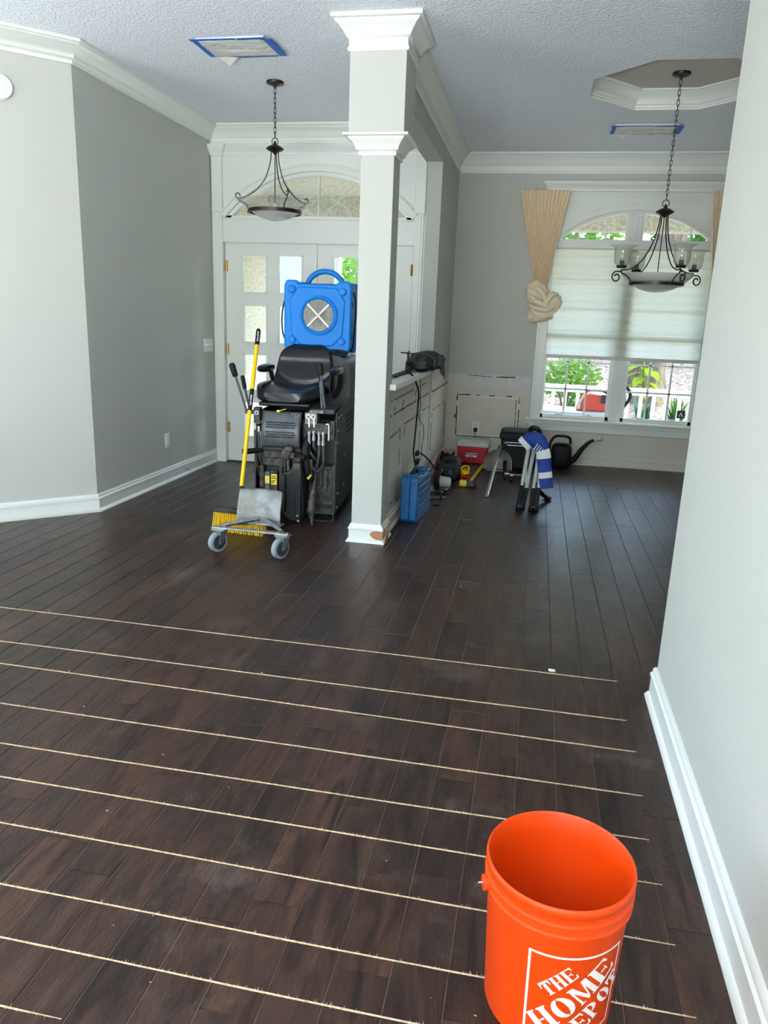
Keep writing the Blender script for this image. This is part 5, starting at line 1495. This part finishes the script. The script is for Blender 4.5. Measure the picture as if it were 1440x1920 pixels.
# ------------------------------------------------------------------ scoop shovel standing on its blade
sv = thing('scoop_shovel', 'grey scoop shovel with its round handle leaning down to the floor', 'shovel', (-0.29, 7.4, 0))
def blade(u, v):
    a = (u - 0.5) * 2
    w = 0.138 * (1 - max(0, v - 0.25) ** 2 * 1.1) if v < 0.98 else 0.085
    w = 0.140 * math.sqrt(max(0.02, 1 - (max(0.0, v - 0.15) / 0.87) ** 2.4))
    x = -0.285 + w * a
    z = 0.030 + 0.20 * v
    y = 7.42 + 0.055 * a * a * -1 + 0.03 * v + 0.02 * math.sin(PI * v)
    return (x, y, z)
o_ = MB().grid(blade, 24, 18).build('blade', 'shovel', sv)
so = o_.modifiers.new('solid', 'SOLIDIFY'); so.thickness = 0.004
MB().tube([(-0.277, 7.43, 0.250), (-0.280, 7.36, 0.235), (-0.290, 7.10, 0.165), (-0.314, 6.29, 0.020), (-0.3145, 6.265, 0.018)], [0.020, 0.0165, 0.0165, 0.0165, 0.014], 12).build('handle', 'galv', sv)
MB().tube([(-0.277, 7.435, 0.252), (-0.279, 7.39, 0.243), (-0.281, 7.33, 0.228)], [0.024, 0.025, 0.020], 12).build('socket', 'shovel', sv)
MB().tube([(-0.40, 7.43, 0.012), (-0.165, 7.43, 0.012)], 0.012, 8).build('blade_foot', 'shovel', sv)

# ------------------------------------------------------------------ black rolling tool box
bx_ = thing('rolling_toolbox', 'black rolling tool chest with pull handle behind the shovel', 'tool box', (-0.10, 7.62, 0))
MB().add(*frus(-0.275, 0.085, 7.45, 7.80, 0.035, 0.335, 0.018)).build('body', 'rubber', bx_, bevel=0.014, seg=3)
MB().mm((-0.290, 7.430, 0.330), (0.100, 7.815, 0.392)).build('lid', 'rubber', bx_, bevel=0.012, seg=3)
MB().mm((-0.26, 7.46, 0.390), (0.07, 7.79, 0.404)).build('lid_tray', 'rubber', bx_, bevel=0.006)
MB().tube(spline([(-0.225, 7.44, 0.275), (-0.23, 7.43, 0.290), (-0.215, 7.425, 0.302), (0.02, 7.425, 0.302), (0.035, 7.43, 0.290), (0.02, 7.435, 0.276), (-0.21, 7.435, 0.274)], 4), 0.006, 8).build('pull_handle', 'steel', bx_)
for x in (-0.22, 0.02):
    MB().mm((x - 0.02, 7.425, 0.325), (x + 0.02, 7.445, 0.375)).build('latch', 'rubber', bx_, bevel=0.004)
MB().tube(spline([(0.0, 7.62, 0.39), (0.01, 7.60, 0.43), (0.05, 7.58, 0.438), (0.085, 7.58, 0.425), (0.10, 7.60, 0.38)], 5), 0.026, 8).build('padded_strap', 'navy', bx_)
for x in (-0.255, 0.065):
    MB().cyl((x - 0.02, 7.76, 0.045), (x + 0.02, 7.76, 0.045), 0.045, 18).build('wheel', 'rubber', bx_, bevel=0.004)
for x in (-0.23, 0.05):
    MB().mm((x - 0.02, 7.47, 0.0), (x + 0.02, 7.51, 0.04)).build('foot', 'rubber', bx_, bevel=0.004)
# scraper stub on caster in front of it
ss = thing('floor_stripper_arm', 'steel rod with a small black caster in front of the tool chest', 'tool', (-0.13, 6.99, 0))
MB().tube([(-0.20, 6.98, 0.075), (-0.17, 6.98, 0.075), (-0.168, 6.98, 0.072), (-0.03, 7.02, 0.060)], [0.014, 0.014, 0.010, 0.010], 10).build('rod', 'steel', ss)
MB().cyl((-0.150, 6.985, 0.030), (-0.120, 6.985, 0.030), 0.030, 18).build('wheel', 'rubber', ss, bevel=0.004)
MB().mm((-0.152, 6.978, 0.03), (-0.118, 6.992, 0.075)).build('bracket', 'steel', ss, bevel=0.002)
MB().tube([(-0.215, 7.30, 0.13), (-0.205, 7.12, 0.05), (-0.200, 7.02, 0.014)], [0.02, 0.016, 0.012], 8).build('pry_bar', 'rubber', None, loc=(-0.205, 7.02, 0), label='short black pry bar tip beneath the shovel blade', cat='pry bar')

# ------------------------------------------------------------------ folded camp chair
fc = thing('folded_chair', 'folded aluminium camp chair with blue and white fabric', 'chair', (0.05, 6.2, 0))
def leg(a, b, r, mt='alu', nm='leg'):
    return MB().tube([a, b], r, 10).build(nm, mt, fc)
FA = [((-0.045, 5.905, 0.0), (0.005, 6.28, 0.50)), ((-0.010, 5.92, 0.0), (0.045, 6.28, 0.44)), ((0.055, 5.90, 0.0), (0.090, 6.26, 0.46)), ((0.095, 5.90, 0.0), (0.125, 6.26, 0.48))]
for i, (a, b) in enumerate(FA):
    a, b = Vector(a), Vector(b)
    l = MB().tube([a + (b - a) * 0.30, b], 0.0165, 10).build('leg', 'alu', fc)
    MB().tube([a, a + (b - a) * 0.34], 0.0180, 10).build('leg_sleeve', 'black', l)
    MB().tube([a + Vector((0, -0.004, 0)), a + (b - a) * 0.05], 0.0205, 10).build('foot_cap', 'rubber', l)
def panel(nm, mt, pts, w, th=0.012):
    return MB().tube(spline(pts, 8), w, 10, flat=th / w).build(nm, mt, fc)
for dx, w in ((-0.028, 0.020), (0.075, 0.024)):
    MB().box((dx, 5.985, 0.115), (w * 1.6, 0.012, 0.22), (-0.64, 0, 0.0)).build('side_panel', 'black', fc, bevel=0.003)
    MB().box((dx + 0.022, 6.15, 0.32), (0.014, 0.02, 0.34), (-0.64, 0, 0.10)).build('cross_leg', 'alu', fc, bevel=0.004)
for x in (-0.028, 0.075):
    for k in (-1, 1):
        MB().sphere((x + k * 0.008, 5.905, 0.035), 0.006, 8, 6).build('rivet', 'steel', fc)
# fabric: draped cloth over the top with blue and white bands
def band(t0, t1, mt):
    path = spline([(-0.045, 6.24, 0.47), (0.01, 6.22, 0.525), (0.075, 6.20, 0.520), (0.118, 6.16, 0.43), (0.135, 6.10, 0.34), (0.152, 6.05, 0.25), (0.166, 6.03, 0.17)], 12)
    N_ = len(path) - 1
    i0, i1 = int(t0 * N_), int(t1 * N_)
    m = MB()
    rings = []
    for i in range(i0, i1 + 1):
        p = Vector(path[i]); t = i / N_
        w = 0.062 - 0.012 * t
        d = 0.050 - 0.028 * t
        r_n = []
        tg = (Vector(path[min(i + 1, N_)]) - Vector(path[max(i - 1, 0)])).normalized()
        sd = tg.cross(Vector((0, 1, 0))).normalized()
        for k in range(20):
            a = 2 * PI * k / 20
            ca, sa = math.cos(a), math.sin(a)
            q = p + sd * (w * math.copysign(abs(ca) ** 0.6, ca)) + Vector((0, 1, 0)) * (d * math.copysign(abs(sa) ** 0.7, sa))
            q += sd * 0.004 * math.sin(9 * a + 14 * t)
            r_n.append(q)
        rings.append(r_n)
    o = 0
    for r in rings: m.v += [tuple(v) for v in r]
    for i in range(len(rings) - 1):
        for k in range(20):
            l = (k + 1) % 20
            m.f.append((i * 20 + k, i * 20 + l, i * 20 + 20 + l, i * 20 + 20 + k))
    m.f.append(tuple(range(20))); m.f.append(tuple(range((len(rings) - 1) * 20, len(rings) * 20)))
    m.build('fabric_band', mt, fc)
band(0.0, 0.10, 'canvas'); band(0.10, 0.46, 'royal'); band(0.46, 0.58, 'canvas'); band(0.58, 0.75, 'royal'); band(0.75, 0.845, 'canvas'); band(0.845, 1.0, 'royal')
for k in range(4):
    MB().box((0.055 + 0.017 * k, 6.137, 0.480 - 0.010 * k), (0.007, 0.004, 0.060 - 0.008 * k), (0, 0.5, 0)).build('fabric_print', 'canvas', fc, smooth=False)
MB().tube(spline([(0.10, 6.20, 0.12), (0.16, 6.28, 0.05), (0.20, 6.36, 0.02), (0.17, 6.42, 0.02)], 6), 0.030, 8, flat=0.5).build('dangling_strap', 'navy', fc)

# ------------------------------------------------------------------ watering can
wc = thing('watering_can', 'black watering can with white rose under the window', 'watering can', (0.335, 7.93, 0))
MB().sphere((0.335, 7.93, 0.125), (0.108, 0.095, 0.130), 28, 16, lambda p: Vector((math.copysign(abs(p.x) ** 0.55, p.x) * (1.0 - 0.06 * p.z), math.copysign(abs(p.y) ** 0.7, p.y), math.copysign(abs(p.z) ** 0.45, p.z)))).build('body', 'rubber', wc)
MB().tube(spline([(0.245, 7.93, 0.06), (0.215, 7.93, 0.14), (0.215, 7.93, 0.24), (0.255, 7.93, 0.315), (0.33, 7.93, 0.328), (0.405, 7.93, 0.312), (0.420, 7.93, 0.25)], 7), 0.0135, 10).build('handle', 'rubber', wc)
MB().tube(spline([(0.415, 7.93, 0.05), (0.475, 7.93, 0.10), (0.535, 7.93, 0.20), (0.60, 7.93, 0.275), (0.65, 7.93, 0.305)], 7), [0.034 - 0.020 * k / 28 for k in range(29)], 12).build('spout', 'rubber', wc)
MB().tube([(0.645, 7.93, 0.302), (0.67, 7.93, 0.312), (0.705, 7.93, 0.326), (0.722, 7.93, 0.334)], [0.013, 0.016, 0.026, 0.033], 14).build('rose', 'offw', wc)
MB().box((0.335, 7.86, 0.252), (0.10, 0.03, 0.012)).build('rim', 'rubber', wc, bevel=0.004)

# ------------------------------------------------------------------ orange bucket
BX, BY = 0.138, 1.40
bk = thing('bucket', 'orange plastic five-gallon bucket with white logo in the foreground', 'bucket', (BX, BY, 0))
prof = [(0, 0.004), (0.118, 0.004), (0.126, 0.0), (0.132, 0.004), (0.135, 0.012), (0.1465, 0.292), (0.1475, 0.296), (0.1535, 0.297), (0.1540, 0.303), (0.1500, 0.306), (0.1500, 0.3215), (0.1545, 0.3225), (0.1548, 0.328), (0.1505, 0.331), (0.1505, 0.346), (0.1540, 0.350), (0.1545, 0.360), (0.1530, 0.3655), (0.1500, 0.367), (0.1475, 0.364), (0.1465, 0.30), (0.131, 0.012), (0.126, 0.008), (0, 0.008)]
MB().lathe(prof, 96, (BX, BY, 0)).build('body', 'orange', bk, angle=50)
def cylp(a, z, r=None):
    r = (0.135 + (0.1465 - 0.135) * (z - 0.012) / 0.28) + 0.0006 if r is None else r
    return Vector((BX + r * math.cos(a), BY + r * math.sin(a), z))
for a in (math.radians(196), math.radians(16)):
    c = cylp(a, 0.308, 0.1545)
    n_ = Vector((math.cos(a), math.sin(a), 0)); t_ = Vector((-n_.y, n_.x, 0))
    MB().tube([c - n_ * 0.008, c + n_ * 0.008], 0.017, 16).build('handle_ear', 'orange', bk, bevel=0.002)
ha = math.radians(196)
n_ = Vector((math.cos(ha), math.sin(ha), 0))
c0, c1 = cylp(ha, 0.308, 0.158), cylp(ha + PI, 0.308, 0.158)
bail = [c0 - n_ * 0.006, c0 + n_ * 0.012]
t_ = Vector((-n_.y, n_.x, 0))
for k in range(1, 24):
    q = PI * k / 24
    bail.append(Vector((BX, BY, 0.308)) + n_ * (0.168 * math.cos(q)) + t_ * (-0.165 * math.sin(q)) + Vector((0, 0, -0.150 * math.sin(q))))
bail += [c1 - n_ * 0.012, c1 + n_ * 0.006]
MB().tube(bail, 0.0021, 8).build('wire_bail', 'steel', bk)
# logo: frame and stencil letters wrapped round the wall
A0, ZT, SD = math.radians(-112), 0.252, 0.205
def wrap(u, v, lift=0.0):
    # u right, v up, metres from the logo's top left corner
    z = ZT + v
    r = 0.135 + (0.1465 - 0.135) * (z - 0.012) / 0.28 + 0.0006 + lift
    return cylp(A0 + u / 0.1425, z, r)
lg = MB()
def wquad(p00, p10, p11, p01, n=6, m_=2):
    p00, p10, p11, p01 = [Vector(p) for p in (p00, p10, p11, p01)]
    lg.grid(lambda s, t: wrap(*(((p00 * (1 - s) + p10 * s) * (1 - t) + (p01 * (1 - s) + p11 * s) * t))), n, m_)
lw = 0.0052
wquad((0, 0), (SD, 0), (SD, -lw), (0, -lw), 24, 1)
wquad((0, -SD), (SD, -SD), (SD, -SD + lw), (0, -SD + lw), 24, 1)
wquad((0, -SD), (lw, -SD), (lw, 0), (0, 0), 1, 8)
wquad((SD - lw, -SD), (SD, -SD), (SD, 0), (SD - lw, 0), 1, 8)
lg.build('logo_frame', 'print', bk, smooth=False)
# glyphs in a unit cell: lists of quads (x, y); slab-serif stencil shapes
def Rq(x0, y0, x1, y1): return [(x0, y0), (x1, y0), (x1, y1), (x0, y1)]
def half(cx_, s, cy=0.5, rx=0.46, ry=0.5, ix=0.17, iy=0.40, gap=0.05):
    q = []
    n = 8
    for k in range(n):
        a0 = -PI / 2 + PI * k / n; a1 = -PI / 2 + PI * (k + 1) / n
        f = lambda a, x, y: (cx_ + s * (gap / 2 + (x - gap / 2) * math.cos(a)), cy + y * math.sin(a))
        q.append([f(a0, ix, iy), f(a0, rx, ry), f(a1, rx, ry), f(a1, ix, iy)])
    return q
G = {
 'T': [Rq(.36, .06, .64, .80), Rq(.24, 0, .76, .07), Rq(.02, .84, .98, 1), [(.02, .60), (.09, .60), (.18, .84), (.02, .84)], [(.98, .60), (.91, .60), (.82, .84), (.98, .84)]],
 'H': [Rq(.08, .0, .36, 1), Rq(.64, 0, .92, 1), Rq(0, 0, .44, .07), Rq(0, .93, .44, 1), Rq(.56, 0, 1, .07), Rq(.56, .93, 1, 1), Rq(.40, .46, .60, .55)],
 'E': [Rq(.08, 0, .36, 1), Rq(0, 0, .44, .07), Rq(0, .93, .44, 1), Rq(.42, 0, .92, .09), Rq(.42, .91, .92, 1), [(.92, 0), (.98, .28), (.90, .28), (.78, .09)], [(.92, 1), (.96, .74), (.88, .74), (.78, .91)], Rq(.42, .46, .66, .55), Rq(.66, .36, .72, .64)],
 'O': half(.5, 1) + half(.5, -1),
 'M': [Rq(.06, 0, .16, 1), Rq(0, 0, .26, .06), [(.06, 1), (.30, 1), (.56, .12), (.44, .0)], [(.47, .0), (.56, .12), (.80, 1), (.70, 1)], Rq(.72, 0, .96, 1), Rq(.64, 0, 1.02, .06), Rq(.0, .94, .2, 1)],
 'D': [Rq(.06, 0, .34, 1), Rq(0, 0, .40, .07), Rq(0, .93, .40, 1)] + half(.38, 1, rx=.60, ix=.28, gap=.04),
 'P': [Rq(.08, 0, .36, 1), Rq(0, 0, .46, .07), Rq(0, .93, .40, 1)] + half(.38, 1, cy=.72, rx=.54, ry=.28, ix=.24, iy=.19, gap=.04),
}
def word(txt, ox, oy, ang, hgt, wid, sp=1.08):
    ca, sa = math.cos(ang), math.sin(ang)
    for i, ch in enumerate(txt):
        g = MB()
        global lg
        lg = g
        for q in G[ch]:
            pts = []
            for (x, y) in q:
                lx = (i * sp + x) * wid; ly = y * hgt
                pts.append((ox + lx * ca - ly * sa, oy + lx * sa + ly * ca))
            wquad(*pts, n=3, m_=3)
        g.build('logo_letter', 'print', bk, smooth=False)
AN = math.radians(45)
word('THE', 0.046, -0.104, AN, 0.034, 0.0260)
word('HOME', 0.040, -0.2025, AN, 0.053, 0.0520, 1.06)
word('DEPOT', 0.1005, -0.2225, AN, 0.046, 0.0340, 1.06)

# ------------------------------------------------------------------ outside: porch, railing, garden
MB().mm((-4.6, 7.12, -0.16), (-1.05, 8.33, -0.04)).mm((-4.6, 8.33, -0.16), (4.4, 10.35, -0.04)).build('porch_floor', 'concrete', kind='structure')
MB().mm((-4.6, 7.11, 2.96), (-1.05, 8.33, 3.06)).mm((-4.6, 8.33, 2.96), (4.4, 10.5, 3.06)).build('porch_ceiling', 'stucco', kind='structure')
MB().mm((-4.6, 10.22, 2.585), (4.4, 10.48, 2.96)).build('wall_porch_beam', 'stucco', kind='structure', smooth=False)
MB().mm((-3.55, 7.12, -0.04), (-3.32, 9.2, 2.96)).build('wall_porch_side', 'stucco', kind='structure', smooth=False)
for i, (x, lb) in enumerate(((-3.42, 'wide white porch pier nearest the stucco side wall'), (-2.78, 'white square porch post seen through the right door leaf'))):
    p = thing('porch_post', lb, 'post', (x, 10.34, -0.04), group='porch posts')
    MB().box((x, 10.34, 1.27), (0.40 if i == 0 else 0.16, 0.16, 2.62)).build('shaft', 'extwhite', p, bevel=0.004)
    MB().box((x, 10.34, 0.06), (0.45 if i == 0 else 0.21, 0.21, 0.20)).build('base', 'extwhite', p, bevel=0.006)
rl = thing('porch_railing', 'white porch railing with square balusters outside the dining window', 'railing', (0.9, 10.15, -0.04))
MB().box((0.9, 10.2, 0.66), (4.6, 0.09, 0.045)).box((0.9, 10.2, 0.62), (4.6, 0.045, 0.06)).build('top_rail', 'extwhite', rl, bevel=0.006)
MB().box((0.9, 10.2, 0.07), (4.6, 0.05, 0.07)).build('bottom_rail', 'extwhite', rl, bevel=0.006)
for i in range(29):
    x = -1.33 + i * 0.1585
    if i in (12, 13) and False:
        continue
    MB().box((x, 10.2, 0.35), (0.042, 0.042, 0.52)).build('baluster', 'extwhite', rl, smooth=False)
for x in (-1.38, 3.2):
    MB().box((x, 10.2, 0.35), (0.11, 0.11, 0.78)).build('newel', 'extwhite', rl, bevel=0.006)

def gz(x, y):
    t = max(0.0, y - 10.4)
    return -0.28 + 0.135 * t + 0.10 * noise.noise(Vector((x * 0.6, y * 0.6, 0))) + 0.02 * noise.noise(Vector((x * 5, y * 5, 1)))
MB().grid(lambda u, v: (-16 + 34 * u, 10.36 + 26 * v * v, gz(-16 + 34 * u, 10.36 + 26 * v * v)), 150, 130).build('ground', 'mulch', kind='structure')

def leaf_cloud(name, mt, c, r, n, ls, label, cat, group, seed, trunk=None, tm='bark', flat=0.0):
    rg = random.Random(seed)
    t = thing(name, label, cat, (c[0], c[1], gz(c[0], c[1])), group=group)
    m = MB()
    for i in range(n):
        while True:
            p = Vector((rg.uniform(-1, 1), rg.uniform(-1, 1), rg.uniform(-1, 1)))
            if 0.35 < p.length < 1: break
        p = Vector((c[0] + p.x * r[0], c[1] + p.y * r[1], c[2] + p.z * r[2]))
        d = Vector((rg.gauss(0, 1), rg.gauss(0, 1), rg.gauss(0, 0.6))).normalized()
        s_ = d.orthogonal().normalized()
        q = rg.uniform(0.6, 1.3) * ls
        m.add([p, p + d * q * 0.5 + s_ * q * 0.28, p + d * q, p + d * q * 0.5 - s_ * q * 0.28], [(0, 1, 2, 3)])
    m.build('foliage', mt, t, smooth=False)
    if trunk:
        b = MB()
        for k in range(trunk):
            a = 2 * PI * k / trunk
            b.tube([(c[0] + 0.03 * math.cos(a), c[1] + 0.03 * math.sin(a), gz(c[0], c[1]) - 0.02), (c[0] + r[0] * 0.35 * math.cos(a), c[1] + r[1] * 0.35 * math.sin(a), c[2]), (c[0] + r[0] * 0.6 * math.cos(a), c[1] + r[1] * 0.6 * math.sin(a), c[2] + r[2] * 0.6)], [0.02, 0.012, 0.005], 5)
        b.build('stems', tm, t)
    return t
leaf_cloud('leafy_shrub', 'leaf1', (0.52, 12.6, 0.60), (0.55, 0.45, 0.33), 1100, 0.09, 'bright green leafy shrub behind the porch rail', 'shrub', None, 1, 5)
leaf_cloud('leafy_shrub', 'leaf2', (0.62, 11.15, 0.20), (0.18, 0.15, 0.33), 420, 0.07, 'small dark shrub seen between the balusters left of the orange machine', 'shrub', None, 2, 3)
leaf_cloud('leafy_shrub', 'leaf1', (-2.55, 12.4, 1.35), (0.85, 0.7, 1.45), 2600, 0.11, 'tall green shrub outside the entry door', 'shrub', None, 3, 5)
leaf_cloud('leafy_shrub', 'leaf2', (-0.75, 14.2, 1.2), (0.7, 0.7, 1.1), 1600, 0.11, 'darker green shrub right of the entry door view', 'shrub', None, 4, 5)
# broad-leaved plant
bp_ = thing('broad_leaf_plant', 'lime broad-leaved plant on a slim stem behind the rail', 'plant', (1.62, 12.0, gz(1.62, 12.0)))
MB().tube(spline([(1.62, 12.0, gz(1.62, 12.0) - 0.02), (1.63, 12.0, 0.4), (1.60, 12.0, 0.75), (1.58, 12.0, 1.02)], 5), 0.016, 7).build('stem', 'leaf3', bp_)
rg = random.Random(3)
for i in range(13):
    a = i * 2.4
    z = 0.45 + 0.035 * i
    L_ = rg.uniform(0.28, 0.42)
    st = Vector((1.61, 12.0, z))
    d = Vector((math.cos(a), math.sin(a), 0)); sd = Vector((-d.y, d.x, 0))
    m = MB().grid(lambda u, v: st + d * (L_ * v) + sd * ((u - 0.5) * 0.17 * math.sin(PI * min(1, v * 0.97 + 0.03))) + Vector((0, 0, 0.10 * v - 0.24 * v * v + 0.03 * abs(u - 0.5))), 4, 8)
    m.build('leaf', 'leaf3', bp_)
# strap-leaved clumps along the rail
for i, (x, y, n, lab) in enumerate(((1.50, 10.9, 80, 'strappy grass clump outside, left of the security sticker'), (1.95, 10.95, 80, 'strappy grass clump outside, above the security sticker'), (1.08, 10.85, 50, 'small strappy clump outside beside the centre mullion'))):
    t = thing('strap_leaf_clump', lab, 'plant', (x, y, gz(x, y)), group='strap-leaved clumps')
    rg = random.Random(20 + i)
    m = MB()
    for k in range(n):
        a = rg.uniform(0, 2 * PI); L_ = rg.uniform(0.55, 0.95); sp = rg.uniform(0.05, 0.17)
        d = Vector((math.cos(a), math.sin(a), 0)); sd = Vector((-d.y, d.x, 0)) * 0.017
        base = Vector((x, y, gz(x, y) - 0.01)) + d * 0.03
        P0, P1, P2 = base, base + d * sp * 0.4 + Vector((0, 0, L_ * 0.7)), base + d * sp + Vector((0, 0, L_ * 0.9))
        m.add([P0 - sd, P0 + sd, P1 - sd, P1 + sd, P2], [(0, 1, 3, 2), (2, 3, 4)])
    m.build('blades', 'leaf4' if i != 1 else 'leaf2', t, smooth=False)
# big tree
tr = thing('shade_tree', 'large tree with ridged trunk behind the broad-leaved plant', 'tree', (1.9, 14.2, gz(1.9, 14.2)))
def trunk(u, v):
    a = 2 * PI * u
    z = gz(1.9, 14.2) - 0.1 + 4.2 * v
    r = 0.25 + 0.22 * math.exp(-v * 9) * (1 + 0.35 * math.sin(5 * a)) + 0.02 * math.sin(9 * a + 5 * v)
    return (1.9 + 0.25 * v + r * math.cos(a), 14.2 + r * math.sin(a), z)
MB().grid(trunk, 32, 20, cu=True).build('trunk', 'bark', tr)
m = MB()
rg = random.Random(9)
for k in range(7):
    a = k * 0.9 + 0.3
    m.tube(spline([(2.1, 14.2, 3.4), (2.1 + 0.9 * math.cos(a), 14.2 + 0.9 * math.sin(a), 4.2), (2.1 + 2.2 * math.cos(a), 14.2 + 2.2 * math.sin(a), 5.0)], 4), [0.12 - 0.01 * j for j in range(9)], 7)
m.build('branches', 'bark', tr)
m = MB()
for i in range(3200):
    p = Vector((rg.gauss(0, 1), rg.gauss(0, 1), rg.gauss(0, 0.6)))
    p = p.normalized() * rg.uniform(0.6, 1.0)
    p = Vector((2.1 + p.x * 2.9, 14.2 + p.y * 2.9, 5.2 + p.z * 1.5))
    d = Vector((rg.gauss(0, 1), rg.gauss(0, 1), rg.gauss(0, 0.6))).normalized(); s_ = d.orthogonal().normalized(); q = rg.uniform(0.12, 0.26)
    m.add([p, p + d * q * 0.5 + s_ * q * 0.3, p + d * q, p + d * q * 0.5 - s_ * q * 0.3], [(0, 1, 2, 3)])
m.build('crown', 'leaf2', tr, smooth=False)
# hedge of shrubs further back that fills the arch window view
for i, (x, y, z, rx, rz, mt, lab) in enumerate(((-1.3, 19, 3.2, 1.1, 2.2, 'leaf2', 'large background bush seen at the arch window left end'), (1.1, 20, 3.4, 1.1, 2.3, 'leaf1', 'large background bush seen left of the arch mullion'), (3.5, 19.5, 3.3, 1.1, 2.2, 'leaf2', 'large background bush seen right of the arch mullion'), (5.9, 18, 3.0, 1.1, 2.0, 'leaf1', 'large background bush seen at the arch window right end'), (-5.2, 17, 2.4, 1.4, 2.4, 'leaf1', 'large background bush far behind the entry doors'), (-8.4, 18, 2.8, 1.5, 2.6, 'leaf2', 'large background bush behind the porch side wall'))):
    leaf_cloud('background_bush', mt, (x, y, z), (rx, 1.2, rz), 1500, 0.26, lab, 'bush', 'background bushes', 50 + i, 4)
# utility cart with the orange machine on the porch
ct = thing('utility_cart', 'pale grey plastic cart on the porch outside the left sash', 'cart', (0.42, 9.15, -0.04))
MB().add(*frus(-0.10, 0.90, 8.85, 9.45, 0.36, 0.48, 0.03)).build('deck', 'extgrey', ct, bevel=0.02, seg=3)
for x in (0.0, 0.80):
    for y in (8.93, 9.37):
        MB().mm((x - 0.03, y - 0.03, 0.06), (x + 0.03, y + 0.03, 0.38)).build('leg', 'extgrey', ct, bevel=0.004)
        MB().cyl((x - 0.02, y, 0.01), (x + 0.02, y, 0.01), 0.05, 16).build('wheel', 'rubber', ct)
em = thing('orange_generator', 'orange-red machine with black handle standing on the grey cart outside', 'generator', (0.70, 9.15, 0.48))
MB().prism([(0.50, 0.482), (0.92, 0.482), (0.92, 0.66), (0.66, 0.685), (0.585, 0.66)], 'Y', 9.02, 9.30).build('body', 'extred', em, smooth=False, bevel=0.012)
MB().tube(spline([(0.60, 9.16, 0.665), (0.62, 9.16, 0.70), (0.68, 9.16, 0.71), (0.80, 9.16, 0.705), (0.84, 9.16, 0.68)], 5), 0.012, 8).build('handle', 'rubber', em)
MB().mm((0.77, 8.995, 0.58), (0.91, 9.04, 0.675)).build('engine_box', 'hub', em, bevel=0.006)
MB().mm((0.515, 9.01, 0.50), (0.545, 9.022, 0.60)).build('side_trim', 'steel', em, smooth=False)
gh = MB().tube(spline([(1.00, 9.2, 0.85), (1.05, 9.2, 0.78), (1.105, 9.2, 0.69), (1.10, 9.2, 0.62), (1.05, 9.2, 0.54), (0.99, 9.2, 0.45), (0.97, 9.2, 0.2), (0.97, 9.2, -0.03)], 6), 0.020, 8)
gh.build('bent_hose', 'rubber', None, loc=(0.97, 9.2, -0.04), label='bent black hose standing on the porch behind the centre mullion', cat='hose')
